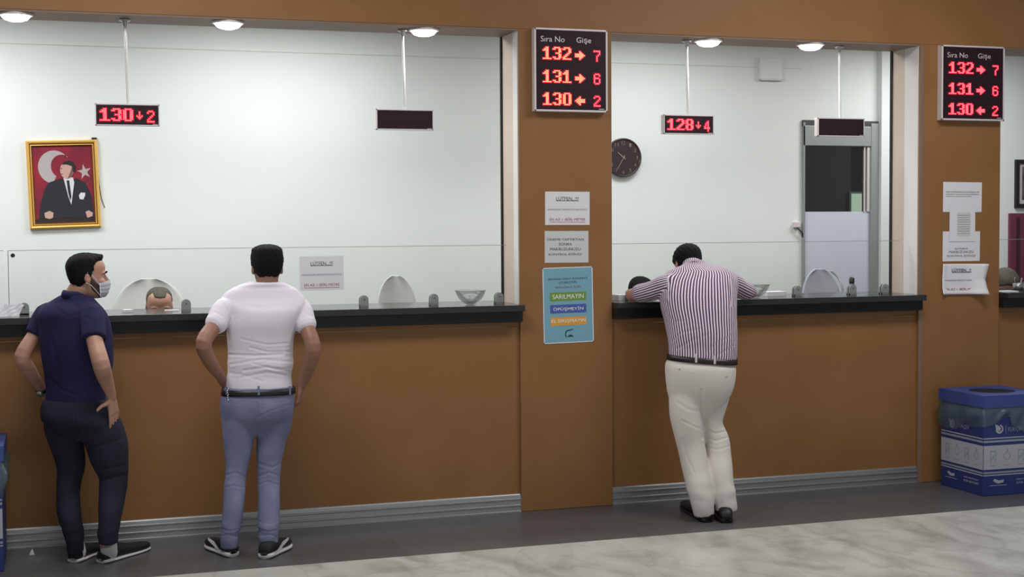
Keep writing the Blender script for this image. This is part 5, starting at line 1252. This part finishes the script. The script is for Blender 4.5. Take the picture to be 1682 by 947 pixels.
    for px, py in ((1143.5, 588), (1174, 590.5)): patch_box('belt_loop', bl, px, py, .013, .052, .004, M_trouser, t)
    for px, py in ((1116, 606), (1193, 618)):
        q, _ = surf(tr_, px, py); bm = bmesh.new(); ball(bm, q, .0055, 10); obj('pocket_button', bm, M_steel, t, True)
    for f_, rr in zip(foot, (Lr, Rr)): sock(t, rr, *f_, M_leather, .040)
    for h_, e_ in foot: shoe(t, h_, e_, M_leather, M_leather, w=.050, h=.098, sole_h=.022)
man_stripe()

# ---------------------------------------------------------------- clerks sitting behind the counters
def clerk(top_px, top_py, Y, label, nod, hair, skin, uniform, thin=False, yaw=0.0):
    p = at(top_px, top_py, Y); t = person('person', label, (p.x, Y, 0))
    c = V(p.x, Y, p.z-.112); hm = mk_head_matrix(c, yaw, nod, 0, 1.0)
    nb = c+V(0, .05, -.16); bm = bmesh.new(); head_geo(bm, hm)
    tube(bm, [nb+V(0, 0, -.05), nb, hm@V(0, .022, .06)], [.058, .058, .054], n=20)
    zb = max(.50, c.z-.80)
    def rows(g): return [(V(p.x, Y+.08, z), hw+g, d+g, d+g, V(1, 0, 0), V(0, 1, 0)) for z, hw, d in ((zb, .17, .12), (zb+.12, .16, .11), (nb.z-.30, .175, .115), (nb.z-.14, .19, .11), (nb.z-.06, .15, .085), (nb.z-.02, .08, .065))]
    loft(bm, torso_rings(rows(-.012)))
    for s in (-1, 1):
        sh, el, wr = V(p.x+s*.19, Y+.07, nb.z-.11), V(p.x+s*.25, Y-.06, nb.z-.36), V(p.x+s*.10, Y-.26, nb.z-.38)
        tube(bm, [sh, el, wr], [.045, .040, .026], n=16); hand_geo(bm, wr, V(-s*.4, -1, -.05), V(0, 0, -1), V(-s, .3, 0), scale=.98)
        hp, kn, an = V(p.x+s*.10, Y+.08, zb+.02), V(p.x+s*.14, Y-.36, .50), V(p.x+s*.13, Y-.30, .09)
        tube(bm, [hp, kn, an], [.075, .052, .036], n=16, sub=5)
    me = finish_face(bake(bm, .0055, 4), hm); obj('body', me, skin, t)
    if thin: obj('hair', hair_geo(hm, dict(line=[.198, .200, .214, .218, .200, .150, .105, .075, .055, .042], thick=[.002, .002, .003, .005, .005])), M_hair_grey, t, True)
    else: obj('hair', hair_geo(hm, dict(line=[.192, .190, .182, .160, .130, .095, .085, .072, .055, .040], thick=[.004, .008, .012, .014, .013])), hair, t, True)
    eyes(t, hm); eyebrows(t, hm, M_hair_grey if thin else None)
    bm = bmesh.new(); loft(bm, torso_rings(rows(.004)))
    for s in (-1, 1):
        sh, el = V(p.x+s*.17, Y+.07, nb.z-.11), V(p.x+s*.25, Y-.06, nb.z-.36); tube(bm, [sh+V(-s*.06, 0, 0), sh+V(s*.02, 0, 0), sh+(el-sh)*.62], [.05, .058, .054], n=20)
    obj('shirt', bake(bm, .007, 4), uniform, t)
    bm = bmesh.new()
    for s in (-1, 1):
        hp, kn, an = V(p.x+s*.10, Y+.08, zb+.02), V(p.x+s*.14, Y-.36, .50), V(p.x+s*.13, Y-.30, .10); tube(bm, [hp, kn, an], [.092, .068, .055], n=16, sub=5)
    obj('trousers', bake(bm, .008, 3), M_jeans_dark, t)
    for s in (-1, 1): shoe(t, V(p.x+s*.13, Y-.26, 0), V(p.x+s*.15, Y-.54, 0), M_leather, M_leather)
    return t
clerk(261, 473.5, .86, 'person seated behind the left counter, only eyes, forehead and thin hair visible', .30, M_hair_grey, M_skin_a, M_uniform, thin=True)
clerk(1052, 458, .86, 'person seated behind the counter, mostly hidden by the striped-shirt man, dark hair showing', .5, M_hair, M_skin_b, M_uniform, yaw=.3)
clerk(1650, 443, .86, 'person seated behind the right counter, bent forehead and dark hair showing beside the right pillar', .75, M_hair_grey, M_skin_c, M_uniform)
